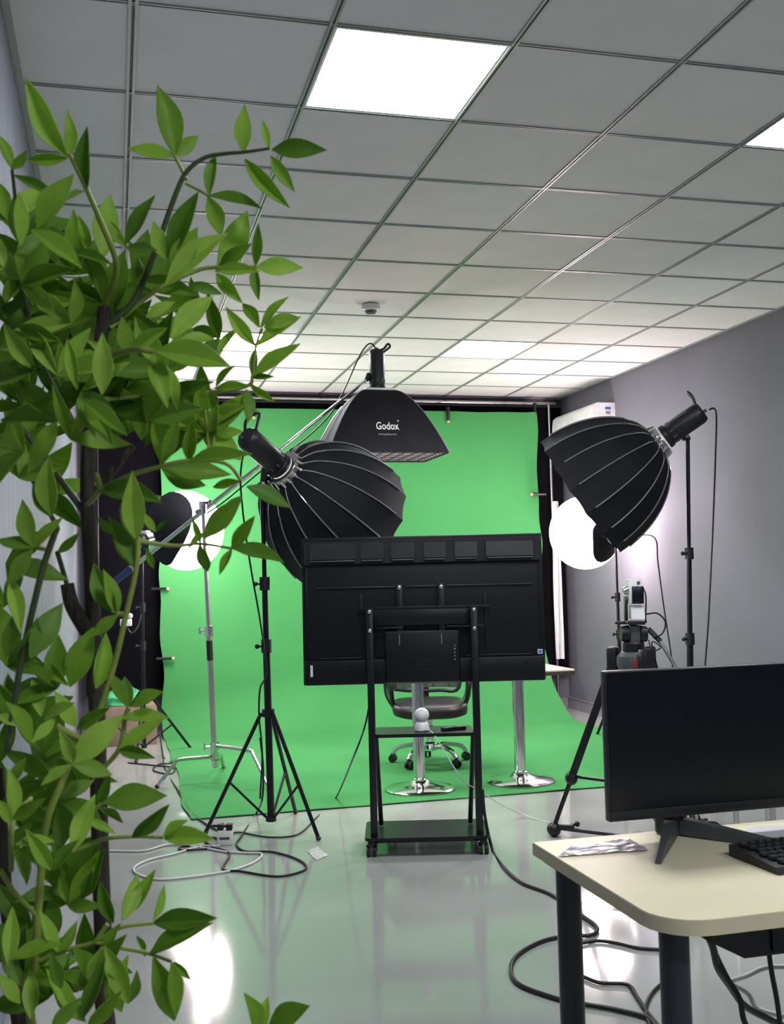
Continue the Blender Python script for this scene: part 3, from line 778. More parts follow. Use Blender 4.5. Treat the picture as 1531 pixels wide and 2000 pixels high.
# --- lantern lights
def lantern_light(P, A, R, foot, lab_l, lab_h, lab_s, rots, skirt_deg=60, skirt_amp=10, skirt_ph=1.2):
    """glowing round lantern with black skirt; P: ball centre, A: from lamp head towards ball"""
    A = V(A).normalized(); mx = axis_frame(P, A)
    t = thing('lantern_softbox', V(P) - V((0, 0, R)), lab_l, 'lantern light', 'round white lantern lights')
    b = new(); ball(b, (0, 0, 0), R, (1, 1, .93), 36, 22, mx=mx); obj('white_ball', b, 'lantern', t, sharp=80)
    N = 28
    def skirt(u, v):
        a = u * 2 * PI; ph = math.radians(6 + (skirt_deg + skirt_amp * math.sin(a + skirt_ph) + 5 * math.sin(a * 3)) * v)
        r_ = (R + .012) * math.sin(ph); z_ = -(R * .93 + .012) * math.cos(ph)
        return mx @ V((math.cos(a) * r_, math.sin(a) * r_, z_))
    obj('black_skirt', sheet(new(), N, 10, skirt, .003), 'softcloth', t, sharp=80)
    b = new(); lathe(b, [(.06, -R * .93 - .06), (.085, -R * .93 - .05), (.085, -R * .93 + .0), (.05, -R * .93 + .02)], 24, mx); obj('speed_ring', b, 'chrome', t)
    hp = V(P) - A * (R * .93 + .06)
    light_head('studio_light', hp, A, lab_h, R=.055, L=.20, mount=V((foot[0], foot[1], hp.z - .10)))
    tripod_stand('light_stand', (foot[0], foot[1], 0), (foot[0], foot[1], hp.z - .09), lab_s, hubz=.48, rots=rots, spread=.38, r=.013, group='black tripod light stands')
    return hp
PR_ = at(1143, 1040, 8.9)
hR = at(1266, 1046, 8.3)
aR = PR_ - hR
footR = hR + aR.normalized() * .14
hpR = lantern_light(PR_, aR, .305, (footR.x - .16, footR.y + .02), 'glowing white lantern ball beside the green cloth and grey wall', 'black studio light behind the glowing lantern at the grey wall', 'thin black light stand under the lantern at the grey wall', (35, 95, 330), 24, 14, PI)
PL_ = at(362, 1036, 8.5)
hL = at(262, 1062, 8.25)
aL = PL_ - hL
sfoot = at(279, 1200, 8.3)
hpL = lantern_light(PL_, aL, .318, (sfoot.x, sfoot.y), 'glowing white lantern ball showing between the plant leaves', 'black studio light behind the glowing lantern near the plant', 'thin black light stand behind the plant in front of the black drape', (20, 150, 260), 56, 24, -.3)

# ------------------------------------------------------------------ video tripod with white camera
tc = onz(1239, 1648); tc.z = 0
D0 = 5.15
def tp(x, y, d=D0): return at(x, y, d)
hub = tp(1238, 1285)
tc = V((hub.x, hub.y, 0))
t = thing('video_tripod', tc, 'black video tripod with fluid head beside the desk monitor', 'tripod')
feetT = [onz(1082, 1634), tc + V((.42, .18, 0)), tc + V((.05, -.50, 0))]
for k, f_ in enumerate(feetT):
    d = V((f_.x - tc.x, f_.y - tc.y, 0)).normalized(); n_ = V((-d.y, d.x, 0))
    s0 = hub + d * .105 + V((0, 0, -.01)); f3 = V((f_.x, f_.y, .045))
    mid = s0.lerp(f3, .70)
    b = new(); tube(b, [s0 + n_ * .022, mid + n_ * .022], .011, 8, smooth=False); tube(b, [s0 - n_ * .022, mid - n_ * .022], .011, 8, smooth=False); lg = obj('leg', b, 'blackmetal', t)
    b = new(); tube(b, [s0.lerp(f3, .40), f3], .0115, 8, smooth=False); obj('lower_tube', b, 'blackmetal', lg)
    b = new(); ball(b, mid, .032, (1, 1, 1.1), 12, 8); cyl(b, mid, mid + n_ * -.055 + d * .02, .012, n=8); obj('leg_clamp', b, 'black', lg)
    b = new(); ball(b, V((f_.x, f_.y, .036)), .036, (1, 1, 1), 12, 8); cyl(b, V((f_.x, f_.y, .05)), V((f_.x, f_.y, .05)) - d * .11 + V((0, 0, .01)), .012, n=8); obj('foot', b, 'black', lg)
    b = new(); cyl(b, V((f_.x, f_.y, .055)) - d * .06, V((f_.x, f_.y, .055)) - d * .06 + V((.05, -.03, .015)), .007, n=8); ball(b, V((f_.x, f_.y, .055)) - d * .06 + V((.055, -.033, .017)), .014, (1, 1, 1), 8, 6); obj('lock_knob', b, 'black', lg)
    b = new(); tube(b, [V((f_.x, f_.y, .045)), V((tc.x, tc.y, .05))], .010, 8, smooth=False); obj('spreader_arm', b, 'black', t)
    b = new(); tube(b, [mid - V((0, 0, -.01)), V((tc.x, tc.y, mid.z + .0))], .008, 8, smooth=False); obj('mid_brace', b, 'blackmetal', t)
    b = new(); box(b, (0, 0, 0), (.055, .065, .12), mx=frame(s0 + V((0, 0, .0)), x=d, z=(0, 0, 1)), bev=.012); obj('leg_joint', b, 'black', t)
b = new(); cyl(b, V((tc.x, tc.y, .03)), V((tc.x, tc.y, .075)), .035, n=14); obj('spreader_hub', b, 'black', t)
b = new(); lathe(b, [(.075, -.06), (.085, -.03), (.082, .01), (.060, .03)], 20, Matrix.Translation(hub)); obj('bowl', b, 'greyplastic', t)
m = frame(hub, x=CR, z=(0, 0, 1))
b = new(); box(b, (.02, -.075, -.035), (.075, .02, .018), mx=m, bev=.005); box(b, (-.012, -.075, -.02), (.02, .02, .045), mx=m, bev=.005); obj('red_lever', b, 'red', t)
b = new(); lathe(b, [(.05, .03), (.052, .045), (.052, .07), (.045, .078)], 20, Matrix.Translation(hub)); obj('pan_base', b, 'black', t)
b = new(); box(b, (0, 0, .115), (.05, .085, .085), mx=m, bev=.01); obj('tilt_block', b, 'greyplastic', t)
for s in (-1, 1):
    b = new(); cyl(b, (s * .026, 0, .115), (s * .062, 0, .115), .042, .036, n=18, mx=m); obj('tilt_drum', b, 'black', t)
b = new(); box(b, (0, -.005, .170), (.085, .13, .018), mx=m, bev=.004); obj('quick_plate', b, 'black', t)
b = new(); box(b, (-.065, 0, .168), (.05, .03, .014), mx=m, bev=.004); obj('plate_lever', b, 'black', t)
b = new(); tube(b, [(.07, -.01, .135), (.12, -.06, .07), (.20, -.14, -.10)], .009, 8, 2, mx=m); pb = obj('pan_bar', b, 'steel', t)
b = new(); tube(b, [(.07, -.01, .138), (.115, -.055, .082)], .013, 8, smooth=False, mx=m); obj('bar_clamp', b, 'black', pb)
b = new(); box(b, (-.034, .01, .235), (.014, .03, .12), mx=m, bev=.003); obj('side_bracket', b, 'black', t)
# camera on top: white body with dark screen, tilted white panel beneath
t = thing('camera', m @ V((0, 0, .179)), 'white video camera with dark screen standing on the tripod head', 'camera')
b = new(); box(b, (.006, 0, .318), (.064, .075, .120), mx=m, bev=.006); obj('body', b, 'white', t)
b = new(); box(b, (.014, -.040, .302), (.056, .008, .082), mx=m, bev=.002); sc = obj('screen', b, 'screen', t)
b = new(); cyl(b, (.018, -.0375, .360), (.018, -.041, .360), .008, n=14, mx=m); obj('dial', b, 'greyplastic', t)
b = new(); cyl(b, (-.026, .0, .325), (-.046, .0, .318), .022, .018, n=14, mx=m); obj('side_knob', b, 'steel', t)
b = new(); cyl(b, (-.026, .0, .285), (-.040, .0, .280), .012, n=12, mx=m); obj('side_knob', b, 'greyplastic', t)
b = new(); rings(b, [[V(q) for q in ((x0_, -.045, .188), (x0_, .02, .188), (x0_, .02, .252), (x0_, -.025, .252))] for x0_ in (-.018, .046)], mx=m); obj('flip_panel', b, 'paper', t)
b = new(); tube(b, [m @ V(q) for q in ((.038, -.01, .35), (.052, -.03, .31), (.052, -.04, .25), (.05, -.035, .19), (.055, -.03, .17))], .004, 6, 5); obj('strap_cable', b, 'cable', t)
b = new(); tube(b, [m @ V(q) for q in ((.05, -.04, .21), (.10, -.06, .215), (.135, -.07, .175), (.12, -.07, .12), (.08, -.05, .10))], .004, 6, 6); obj('loop_cable', b, 'cable', t)
b = new(); tube(b, [m @ V(q) for q in ((.06, -.05, .09), (.07, -.07, .04), (.11, -.08, .055), (.07, -.07, .08), (.09, -.07, -.02), (.11, -.07, -.09))], .0035, 6, 6); obj('loop_cable', b, 'cable', t)

# ------------------------------------------------------------------ desk in front with monitor and keyboard
DX, DY0, DY1, DZ = 1.383, -.965, -.397, .75
DXR = 2.60
def deskpoly(g=0.0):
    r = .085; o = [(DX + g, DY1 - g), (DX + g, DY0 + r)]
    for k in range(7):
        a = math.radians(180 + 90 * k / 6); o.append((DX + r + (r - g) * math.cos(a), DY0 + r + (r - g) * math.sin(a)))
    o += [(DXR - g, DY0 + g), (DXR - g, DY1 - g)]
    return o
t = thing('desk', ((DX + DXR) / 2, (DY0 + DY1) / 2, 0), 'cream topped office desk with dark legs holding the monitor', 'desk')
b = new(); extrude_poly(b, deskpoly(.001), .0015, z0=DZ - .0015); dt = obj('desk_top', b, 'cream', t)
b = new(); extrude_poly(b, deskpoly(), .0245, z0=DZ - .026); obj('edge_band', b, 'creamedge', dt)
for x, y in ((DX + .045, -.475), (DX + .062, -.875), (DXR - .06, -.475), (DXR - .06, -.875)):
    b = new(); cyl(b, (x, y, .012), (x, y, DZ - .028), .0255, n=24); lg = obj('leg', b, 'darkleg', t)
    b = new(); lathe(b, [(.03, 0), (.03, .012)], 20, Matrix.Translation((x, y, 0))); obj('leg_foot', b, 'black', lg)
    b = new(); box(b, (x, y, DZ - .0295), (.075, .075, .005)); obj('leg_plate', b, 'blackmetal', lg)
# under-desk tray
tr0 = onz(1352, 1842, DZ - .075)
t = thing('cable_tray', (tr0.x + .22, tr0.y + .14, DZ - .115), 'black box shaped tray fixed beneath the cream desk top', 'cable tray')
b = new(); xa = tr0.x; ya = tr0.y
rings(b, [[V(q) for q in ((xa + .10, y, DZ - .028), (xa + .03, y, DZ - .075), (xa + .10, y, DZ - .112), (xa + .62, y, DZ - .112), (xa + .66, y, DZ - .028))] for y in (ya, ya + .22)]); tr = obj('body', b, 'black', t)
for k in range(5):
    b = new(); box(b, (xa + .16 + k * .09, ya - .002, DZ - .07), (.012, .006, .07)); obj('rib', b, 'blackmetal', tr)
# monitor
MP = onz(1310, 1632, DZ)           # stand hub on the desk
mz0, mz1 = .800, 1.122
ml = ony(1186, 1460, MP.y - .035).x
MW = .545
t = thing('monitor', (ml + MW / 2, MP.y, DZ), 'black computer monitor with dark screen on the cream desk', 'monitor')
yf = MP.y - .035
zt_ = ony(1178, 1312, yf).z; zb_ = ony(1192, 1607, yf).z
cx = ml + MW / 2
b = new(); box(b, (cx, yf + .012, (zt_ + zb_) / 2), (MW, .022, zt_ - zb_), bev=.003); obj('housing', b, 'bezel', t)
b = new(); box(b, (cx, yf, (zt_ + zb_) / 2 + .010), (MW - .008, .003, zt_ - zb_ - .026)); obj('screen', b, 'screen', t)
b = new(); box(b, (cx, yf - .0005, zb_ + .012), (MW - .004, .004, .020), bev=.001); obj('chin', b, 'bezel', t)
b = new(); box(b, (cx, yf + .035, (zt_ + zb_) / 2 - .02), (.22, .03, .18), bev=.01); obj('back_cover', b, 'black', t)
hubx = MP.x + .012
b = new(); box(b, (hubx, MP.y + .04, (DZ + .02 + zb_ + .14) / 2), (.055, .028, zb_ + .14 - DZ - .02), bev=.006); obj('neck', b, 'bezel', t)
b = new(); cyl(b, (hubx, MP.y + .02, DZ + .004), (hubx, MP.y + .02, DZ + .045), .034, n=20); hb = obj('stand_hub', b, 'black', t)
for q in (onz(1285, 1688, DZ), onz(1600, 1668, DZ)):
    b = new(); p0 = V((hubx, MP.y + .015, DZ)); d = V((q.x - p0.x, q.y - p0.y, 0)); n_ = V((-d.y, d.x, 0)).normalized()
    rings(b, [[p0 - n_ * .017 + V((0, 0, .004)), p0 + n_ * .017 + V((0, 0, .004)), p0 + n_ * .013 + V((0, 0, .040)), p0 - n_ * .013 + V((0, 0, .040))],
              [V((q.x, q.y, DZ + .001)) - n_ * .006, V((q.x, q.y, DZ + .001)) + n_ * .006, V((q.x, q.y, DZ + .008)) + n_ * .004, V((q.x, q.y, DZ + .008)) - n_ * .004]])
    obj('stand_leg', b, 'greyplastic', t)
b = new(); tube(b, [(hubx - .01, MP.y + .02, DZ + .075), (hubx + .01, MP.y - .0, DZ + .055), (hubx + .03, MP.y + .005, DZ + .040)], .004, 6, 5); obj('cable_clip', b, 'steel', t)
# keyboard
k0 = onz(1424, 1672, DZ); k1 = onz(1480, 1724, DZ); 
kd = V((k1.x - k0.x, k1.y - k0.y, 0))         # left side runs from back to front
yaw = math.atan2(kd.y, kd.x) + PI / 2
KB = Matrix.Translation((k0.x, k0.y, DZ + .001)) @ Matrix.Rotation(math.radians(3), 4, 'Z')
t = thing('keyboard', KB.translation.copy(), 'black computer keyboard lying on the cream desk before the monitor', 'keyboard')
b = new(); rings(b, [[V((x, y, z)) for y, z in ((0, 0), (0, .022), (-.145, .012), (-.15, 0))] for x in (0, .44)], mx=KB); obj('body', b, 'black', t)
kb = new(); box(kb, (0, 0, .004), (.0155, .0155, .008), bev=.002, seg=1); kme = finish_mesh('key', kb, 'key', None)
for r_ in range(6):
    n = 15
    for k in range(n):
        y = -.018 - r_ * .0215; z = .0215 - .0095 * (-y / .145)
        o = share('key', kme, KB @ V((.022 + k * .0185 + (.004 * (r_ % 3)), y, z)), t, rot=(math.radians(-3.5), 0, math.radians(3)))
# plastic sheet and paper on the desk
q = [onz(1090, 1675, DZ), onz(1115, 1655, DZ), onz(1228, 1640, DZ), onz(1268, 1662, DZ)]
def film(u, v):
    a = q[0].lerp(q[3], u); c_ = q[1].lerp(q[2], u); p_ = a.lerp(c_, v)
    return (p_.x + .004 * noise.noise(V((v * 6, u * 4, 1))), p_.y, DZ + .0022 + .003 * abs(noise.noise(V((u * 9, v * 5, 4)))))
obj('plastic_sheet', sheet(new(), 22, 12, film, .0005), 'film', label='crumpled grey plastic sheet lying on the desk corner', cat='plastic sheet')
pc = onz(1531, 1622, DZ); b = new(); extrude_poly(b, [(pc.x - .02 + .07 * math.cos(a) , pc.y + .05 * math.sin(a)) for a in [2 * PI * k / 20 for k in range(20)]], .001, z0=DZ + .0005)
obj('paper_mat', b, 'paper', label='pale round paper mat on the desk behind the monitor stand', cat='mat')

# small chrome-legged table behind the monitor
sx0, sy0 = onz(1436, 1640).x, 1.6
pL = ony(1437, 1600, 1.75); pR = ony(1492, 1600, 1.75)
t = thing('side_table', ((pL.x + pR.x) / 2 + .18, 1.9, 0), 'low table with thin chrome legs half hidden behind the monitor', 'table')
for x in (pL.x, pR.x + .02, pL.x + .42):
    for y in (1.75, 2.10):
        if x == pR.x + .02 and y > 1.8: continue
        b = new(); cyl(b, (x, y, 0), (x, y, .62), .014, n=12); obj('leg', b, 'chrome', t)
b = new(); box(b, (pL.x + .21, 1.925, .632), (.50, .45, .024), bev=.004); obj('table_top', b, 'white', t)

# ------------------------------------------------------------------ far corner odds and ends behind the plant
p = onz(285, 1456)
t = thing('cardboard_box', (p.x - .12, p.y + .2, 0), 'brown cardboard box on the floor below the black drape', 'box')
b = new(); box(b, (p.x - .12, p.y + .2, .16), (.42, .34, .32), bev=.004); obj('carton', b, 'card', t)
b = new(); box(b, (p.x - .12, p.y + .2, .321), (.40, .05, .002)); obj('tape', b, 'wood', t)
def pile(u, v):
    a = u * 2 * PI; r_ = .20 * math.sin(PI * v * .5 + .001) * (1 + .25 * noise.noise(V((math.cos(a) * 2, math.sin(a) * 2, v * 4))))
    return (p.x - .16 + r_ * math.cos(a), p.y + .18 + r_ * .75 * math.sin(a), .325 + .12 * math.cos(PI * v * .5) * (1 + .5 * noise.noise(V((u * 14, v * 9, 2)))))
obj('green_cloth_bundle', sheet(new(), 30, 12, pile, -.004), 'greenpile', label='crumpled bundle of green cloth on the cardboard box', cat='cloth', sharp=80)
q = at(246, 1216, 8.2)
t = thing('power_adapter', q, 'white power adapter hanging on the thin stand behind the plant', 'adapter')
b = new(); box(b, q, (.09, .05, .055), mx=None, bev=.008); obj('body', b, 'white', t)
b = new(); ball(b, q + V((.03, -.01, .05)), .022, (1, 1, 1), 12, 8); obj('plug', b, 'white', t)
b = new(); tube(b, [q + V((.0, 0, -.02)), q + V((.04, -.02, -.08)), q + V((.09, 0, -.03)), q + V((.115, .02, .06))], .006, 6, 5); obj('hook_cable', b, 'cable', t)

# ------------------------------------------------------------------ power socket cube, packets and cables on the floor
p = onz(440, 1648)
SB = Matrix.Translation((p.x, p.y, 0)) @ Matrix.Rotation(-.2, 4, 'Z')
t = thing('power_strip', (p.x, p.y, 0), 'white power socket block on the floor with black plugs', 'power strip')
b = new(); box(b, (0, 0, .035), (.075, .075, .07), mx=SB, bev=.006); obj('body', b, 'socket', t)
b = new(); box(b, (0, -.0382, .035), (.05, .001, .012), mx=SB); obj('socket_slot', b, 'greyplastic', t)
for x, y, lab in ((-.022, .0, 0), (.022, -.01, 1)):
    b = new(); box(b, (x, y, .086), (.032, .04, .032), mx=SB, bev=.006); cyl(b, (x - .015, y, .09), (x - .05, y, .092), .008, n=8, mx=SB); obj('plug', b, 'black', t)
def packet(u, v):
    g = [onz(600, 1664), onz(620, 1655), onz(640, 1672), onz(618, 1682)]
    a = g[0].lerp(g[3], u); c_ = g[1].lerp(g[2], u); p_ = a.lerp(c_, v)
    return (p_.x, p_.y, .003 + .010 * abs(noise.noise(V((u * 6, v * 6, 1)))))
obj('plastic_packet', sheet(new(), 10, 10, packet, .0008), 'clearfilm', label='small clear plastic packet lying on the floor near the cart', cat='packet')

def fcable(name, pts, r, m, lab, lift=None, cat='cable'):
    """cable laid on the floor through frame points; 3-vectors are taken as they are"""
    P = []
    for q in pts:
        if isinstance(q, Vector): P.append(q)
        else:
            v = onz(q[0], q[1], r); v.z = r + .001; P.append(v)
    b = new(); tube(b, P, r, 7, 6)
    return obj(name, b, m, label=lab, cat=cat, sharp=80)
fcable('power_cable', [(214, 1662), (280, 1662), (330, 1650), (390, 1655), (440, 1664), (480, 1666), (511, 1668), (500, 1682), (470, 1695), (440, 1703), (380, 1712), (310, 1718), (270, 1708), (262, 1695), (290, 1680), (340, 1668), (385, 1655), (430, 1652)], .0055, 'whitecable', 'pale cable looping on the floor around the power socket block')
fcable('power_cable', [(430, 1640), (415, 1636), (400, 1642), (412, 1655), (380, 1660), (352, 1660), (356, 1653), (400, 1654), (440, 1662), (448, 1672), (436, 1698), (470, 1702), (540, 1712), (590, 1702), (597, 1690), (575, 1676), (530, 1664), (480, 1663), (462, 1650), (470, 1635), (500, 1590), at(512, 1560, 5.6), at(514, 1500, 5.6), at(508, 1440, 5.58)], .0055, 'cable', 'black cable looping on the floor in front of the tripod light stand')
fcable('power_cable', [at(722, 1372, 5.14), at(712, 1420, 5.2), at(690, 1480, 5.25), (655, 1560), (615, 1600), (590, 1625), (565, 1634), (520, 1635), (470, 1626), (452, 1628)], .0045, 'cable', 'black cable running from the television cart down to the power socket block')
fcable('power_cable', [(250, 1490), (300, 1495), (340, 1500), (332, 1512), (300, 1505), (310, 1493), (335, 1490), (320, 1480), at(312, 1430, 8.2), (322, 1500), (345, 1540), (372, 1585), (400, 1608), (425, 1622)], .005, 'cable', 'black cable running from the far stand along the floor beside the green cloth')
fcable('power_cable', [T @ V((.268, -.01, .30)), T @ V((.275, -.02, .18)), (962, 1660), (985, 1695), (1020, 1725), (1078, 1748), (1130, 1785), (1160, 1805), (1166, 1818), (1150, 1828), (1110, 1828), (1060, 1838), (1015, 1862), (998, 1890), (1012, 1922), (1078, 1948), (1130, 1960), (1200, 1972), (1262, 1988), (1285, 2010)], .0075, 'cable', 'thick black cable curving from the cart across the floor to the desk')
fcable('power_cable', [(1100, 1850), (1127, 1845), (1165, 1838), (1200, 1842), (1245, 1852), (1300, 1856)], .0065, 'cable', 'short black cable on the floor between the two desk legs, farther one')
fcable('power_cable', [(1100, 1895), (1127, 1903), (1170, 1920), (1225, 1924), (1242, 1945), (1262, 1975), (1290, 2010)], .0065, 'cable', 'short black cable on the floor between the two desk legs, nearer one')
fcable('power_cable', [(1300, 1915), (1275, 1938), (1262, 1965), (1264, 1990), (1275, 2015)], .006, 'cable', 'black cable end curling behind the front desk leg')
pc0 = T @ V((.0, .02, .580)); 
fcable('power_cable', [pc0, T @ V((.035, -.02, .575)), T @ V((.085, -.06, .50)), T @ V((.17, -.07, .36)), at(940, 1546, 5.3), at(972, 1568, 5.6), at(1005, 1584, 5.8), (1045, 1600), (1085, 1610), (1120, 1618)], .0028, 'whitecable', 'thin white cable trailing from the ball camera to the floor')
# cables of the lights
def acable(pts, r, lab, m='cable'):
    b = new(); tube(b, pts, r, 7, 6); return obj('light_cable', b, m, label=lab, cat='cable', sharp=80)
acable([at(1385, 800, 6.33), at(1394, 798, 6.35), at(1399, 815, 6.4), at(1397, 900, 6.45), at(1393, 1010, 6.45), at(1388, 1120, 6.45), at(1383, 1220, 6.45), at(1376, 1320, 6.45), at(1372, 1450, 6.45), at(1360, 1540, 6.45)], .0055, 'black cable hanging from the studio light in front of the grey wall')
acable([hpR - aR.normalized() * .20, at(1278, 1050, 8.12), at(1285, 1100, 8.15), at(1297, 1190, 8.15), at(1312, 1290, 8.15), at(1322, 1400, 8.15), at(1326, 1440, 8.15)], .0055, 'black cable hanging from the lantern light at the grey wall')
acable([HP + V((0, 0, .262)), at(727, 672, 7.0), at(716, 675, 7.0), at(700, 700, 7.0), at(668, 770, 7.0), at(640, 815, 7.0), at(590, 862, 7.0), at(520, 912, 7.02), at(440, 978, 7.04), at(400, 1005, 7.05)], .005, 'black cable running from the hanging studio light down along the boom')
acable([at(478, 880, 5.32), at(472, 905, 5.35), at(470, 950, 5.45), at(478, 1030, 5.55), at(490, 1110, 5.58), at(506, 1200, 5.6), at(518, 1280, 5.58), at(520, 1320, 5.59), at(508, 1345, 5.57), at(506, 1400, 5.57), at(512, 1470, 5.57), at(508, 1560, 5.57)], .005, 'black cable hanging along the tripod light stand beside the plant')
acable([at(1380, 1822, 1.95), at(1392, 1850, 1.97), at(1402, 1890, 2.0), at(1425, 1925, 2.05), at(1455, 1965, 2.1), at(1500, 1990, 2.15), at(1540, 2010, 2.2)], .007, 'black cable hanging down beneath the front of the desk')
acable([at(1385, 1822, 1.96), at(1396, 1860, 1.99), at(1420, 1910, 2.0), at(1444, 1950, 2.0), at(1452, 1990, 2.0), at(1470, 2030, 2.0)], .0055, 'second black cable hanging beneath the front of the desk')
acable([at(1500, 1850, 2.0), at(1507, 1900, 2.0), at(1518, 1960, 2.0), at(1526, 2030, 2.0)], .005, 'thin black cable dropping from the tray beneath the desk')
acable([at(1425, 1916, 2.35), at(1460, 1905, 2.4), at(1495, 1890, 2.4), at(1540, 1888, 2.4)], .0055, 'white cable under the desk, the upper of two', 'whitecable')
acable([at(1425, 1920, 2.35), at(1460, 1940, 2.35), at(1480, 1970, 2.33), at(1531, 1985, 2.3)], .0055, 'white cable under the desk, the lower of two', 'whitecable')
acable([V((hubx + .03, MP.y + .06, .80)), V((hubx + .08, MP.y + .10, .775)), V((hubx + .05, MP.y + .06, .757)), V((hubx + .12, DY1 - .01, .757)), V((hubx + .16, DY1 + .04, .70))], .004, 'black cable from the monitor back running over the desk edge')

# ------------------------------------------------------------------ the plant in front
pot_c = V((.56, -1.27, 0))
plant = thing('potted_tree', pot_c, 'tall leafy artificial tree with slender green leaves beside the pale wall', 'potted tree')
b = new(); lathe(b, [(.12, 0), (.13, .01), (.16, .30), (.165, .31), (.15, .31), (.14, .27)], 32, Matrix.Translation(pot_c), cap=True); obj('pot', b, 'pot', plant)
b = new(); lathe(b, [(.138, .26), (.138, .272)], 28, Matrix.Translation(pot_c)); obj('soil', b, 'soil', plant)
def pstem(pts, r, m, name='stem', r1=None, n=8):
    b = new(); tube(b, [q if isinstance(q, Vector) else at(*q) for q in pts], r, n, 5, r1=r1); return obj(name, b, m, plant, sharp=80)
# trunks
pstem([pot_c + V((.03, .0, .27)), (208, 2000, 1.30), (202, 1850, 1.30), (194, 1600, 1.30), (190, 1400, 1.30), (183, 1230, 1.30), (178, 1100, 1.30), (172, 1000, 1.30), (172, 900, 1.30), (185, 760, 1.30), (205, 600, 1.30)], .0115, 'bark', 'trunk', r1=.008, n=12)
pstem([pot_c + V((-.05, .03, .27)), (42, 2030, 1.28), (32, 1880, 1.28), (13, 1772, 1.28), (8, 1680, 1.28), (-5, 1500, 1.28)], .0095, 'bark', 'trunk', r1=.007, n=12)
pstem([pot_c + V((-.02, -.05, .27)), (62, 2000, 1.16), (68, 1900, 1.16), (74, 1790, 1.16), (82, 1686, 1.16), (93, 1600, 1.16), (120, 1530, 1.16), (150, 1460, 1.18), (190, 1400, 1.2), (225, 1290, 1.2), (246, 1200, 1.2), (266, 1110, 1.2), (270, 1050, 1.2)], .0050, 'stem', 'stem', r1=.003)
pstem([(186, 1250, 1.30), (160, 1215, 1.29), (140, 1180, 1.29), (131, 1140, 1.29)], .0105, 'bark', 'branch', r1=.008, n=10)
pstem([(131, 1142, 1.29), (120, 1105, 1.29), (112, 1078, 1.28)], .003, 'darkstem')
pstem([(15, 1470, 1.15), (33, 1340, 1.15), (50, 1252, 1.15), (81, 1120, 1.15), (104, 1050, 1.15), (112, 1030, 1.15)], .0035, 'darkstem')
pstem([(190, 960, 1.28), (235, 900, 1.27), (260, 870, 1.27)], .006, 'bark', 'branch', r1=.004)
pstem([(172, 985, 1.28), (194, 957, 1.22), (188, 925, 1.22)], .0032, 'stem')
pstem([(194, 957, 1.22), (250, 930, 1.22), (313, 911, 1.22), (369, 900, 1.22), (440, 905, 1.22), (472, 940, 1.22)], .003, 'stem', r1=.002)
pstem([(194, 957, 1.22), (240, 965, 1.22), (312, 973, 1.22)], .003, 'stem')
pstem([(205, 600, 1.30), (228, 520, 1.26), (195, 430, 1.22), (169, 369, 1.2), (135, 300, 1.18)], .0042, 'stem', r1=.0022)
pstem([(205, 640, 1.30), (260, 590, 1.30), (300, 500, 1.30), (341, 385, 1.30), (365, 335, 1.30), (400, 308, 1.30), (440, 300, 1.30), (478, 297, 1.30), (526, 290, 1.30)], .0042, 'darkstem', r1=.0018)
pstem([(365, 352, 1.30), (352, 325, 1.3), (341, 304, 1.3)], .0022, 'stem')
pstem([(362, 358, 1.30), (390, 372, 1.3), (408, 383, 1.3)], .0018, 'stem')
pstem([(215, 640, 1.30), (300, 570, 1.32), (380, 530, 1.34), (425, 522, 1.34), (499, 521, 1.34)], .0035, 'stem', r1=.002)
pstem([(200, 700, 1.30), (260, 683, 1.12), (302, 687, 1.1)], .004, 'stem', r1=.003)
pstem([(200, 780, 1.30), (330, 770, 1.36), (430, 765, 1.38), (484, 753, 1.38), (493, 735, 1.38), (500, 675, 1.38), (512, 642, 1.38)], .003, 'stem', r1=.0018)
pstem([(400, 800, 1.36), (410, 885, 1.36), (420, 846, 1.36)], .002, 'stem')
pstem([(268, 1056, 1.2), (340, 1066, 1.22), (390, 1062, 1.22), (453, 1071, 1.22)], .0026, 'stem', r1=.0016)
pstem([(246, 1200, 1.2), (229, 1199, 1.2)], .003, 'stem')
pstem([(140, 1665, 1.18), (200, 1640, 1.18), (259, 1634, 1.18), (318, 1636, 1.18)], .0026, 'stem', r1=.0018)
pstem([(70, 1880, 1.16), (115, 1860, 1.16), (150, 1850, 1.16), (185, 1840, 1.16), (235, 1812, 1.16), (300, 1803, 1.16)], .003, 'stem', r1=.002)
pstem([(185, 1840, 1.16), (230, 1850, 1.16), (290, 1862, 1.16), (335, 1878, 1.16)], .0026, 'stem', r1=.002)
pstem([(185, 1840, 1.16), (210, 1805, 1.16)], .0026, 'stem')
pstem([(150, 1600, 1.18), (190, 1575, 1.18), (202, 1567, 1.18)], .0028, 'stem')
pstem([(180, 1520, 1.2), (231, 1466, 1.2), (245, 1400, 1.2), (252, 1382, 1.2)], .0028, 'stem')
pstem([(74, 1790, 1.16), (30, 1745, 1.14), (0, 1700, 1.12)], .0028, 'stem')
pstem([(60, 1560, 1.2), (26, 1600, 1.1), (22, 1700, 1.12)], .0028, 'stem')
pstem([(64, 1069, 1.15), (100, 1075, 1.15)], .0022, 'stem')
pstem([(110, 1420, 1.16), (160, 1445, 1.16)], .004, 'stem')
pstem([(300, 2100, 1.16), (420, 2060, 1.12), (505, 2020, 1.1)], .003, 'stem')
pstem([(172, 880, 1.30), (120, 780, 1.3), (60, 640, 1.28), (24, 331, 1.2)], .004, 'darkstem', r1=.002)
pstem([(172, 1010, 1.30), (90, 900, 1.32), (40, 830, 1.32), (20, 780, 1.32)], .0045, 'darkstem', r1=.002)
pstem([(112, 1030, 1.3), (60, 930, 1.34), (28, 860, 1.34)], .003, 'darkstem')

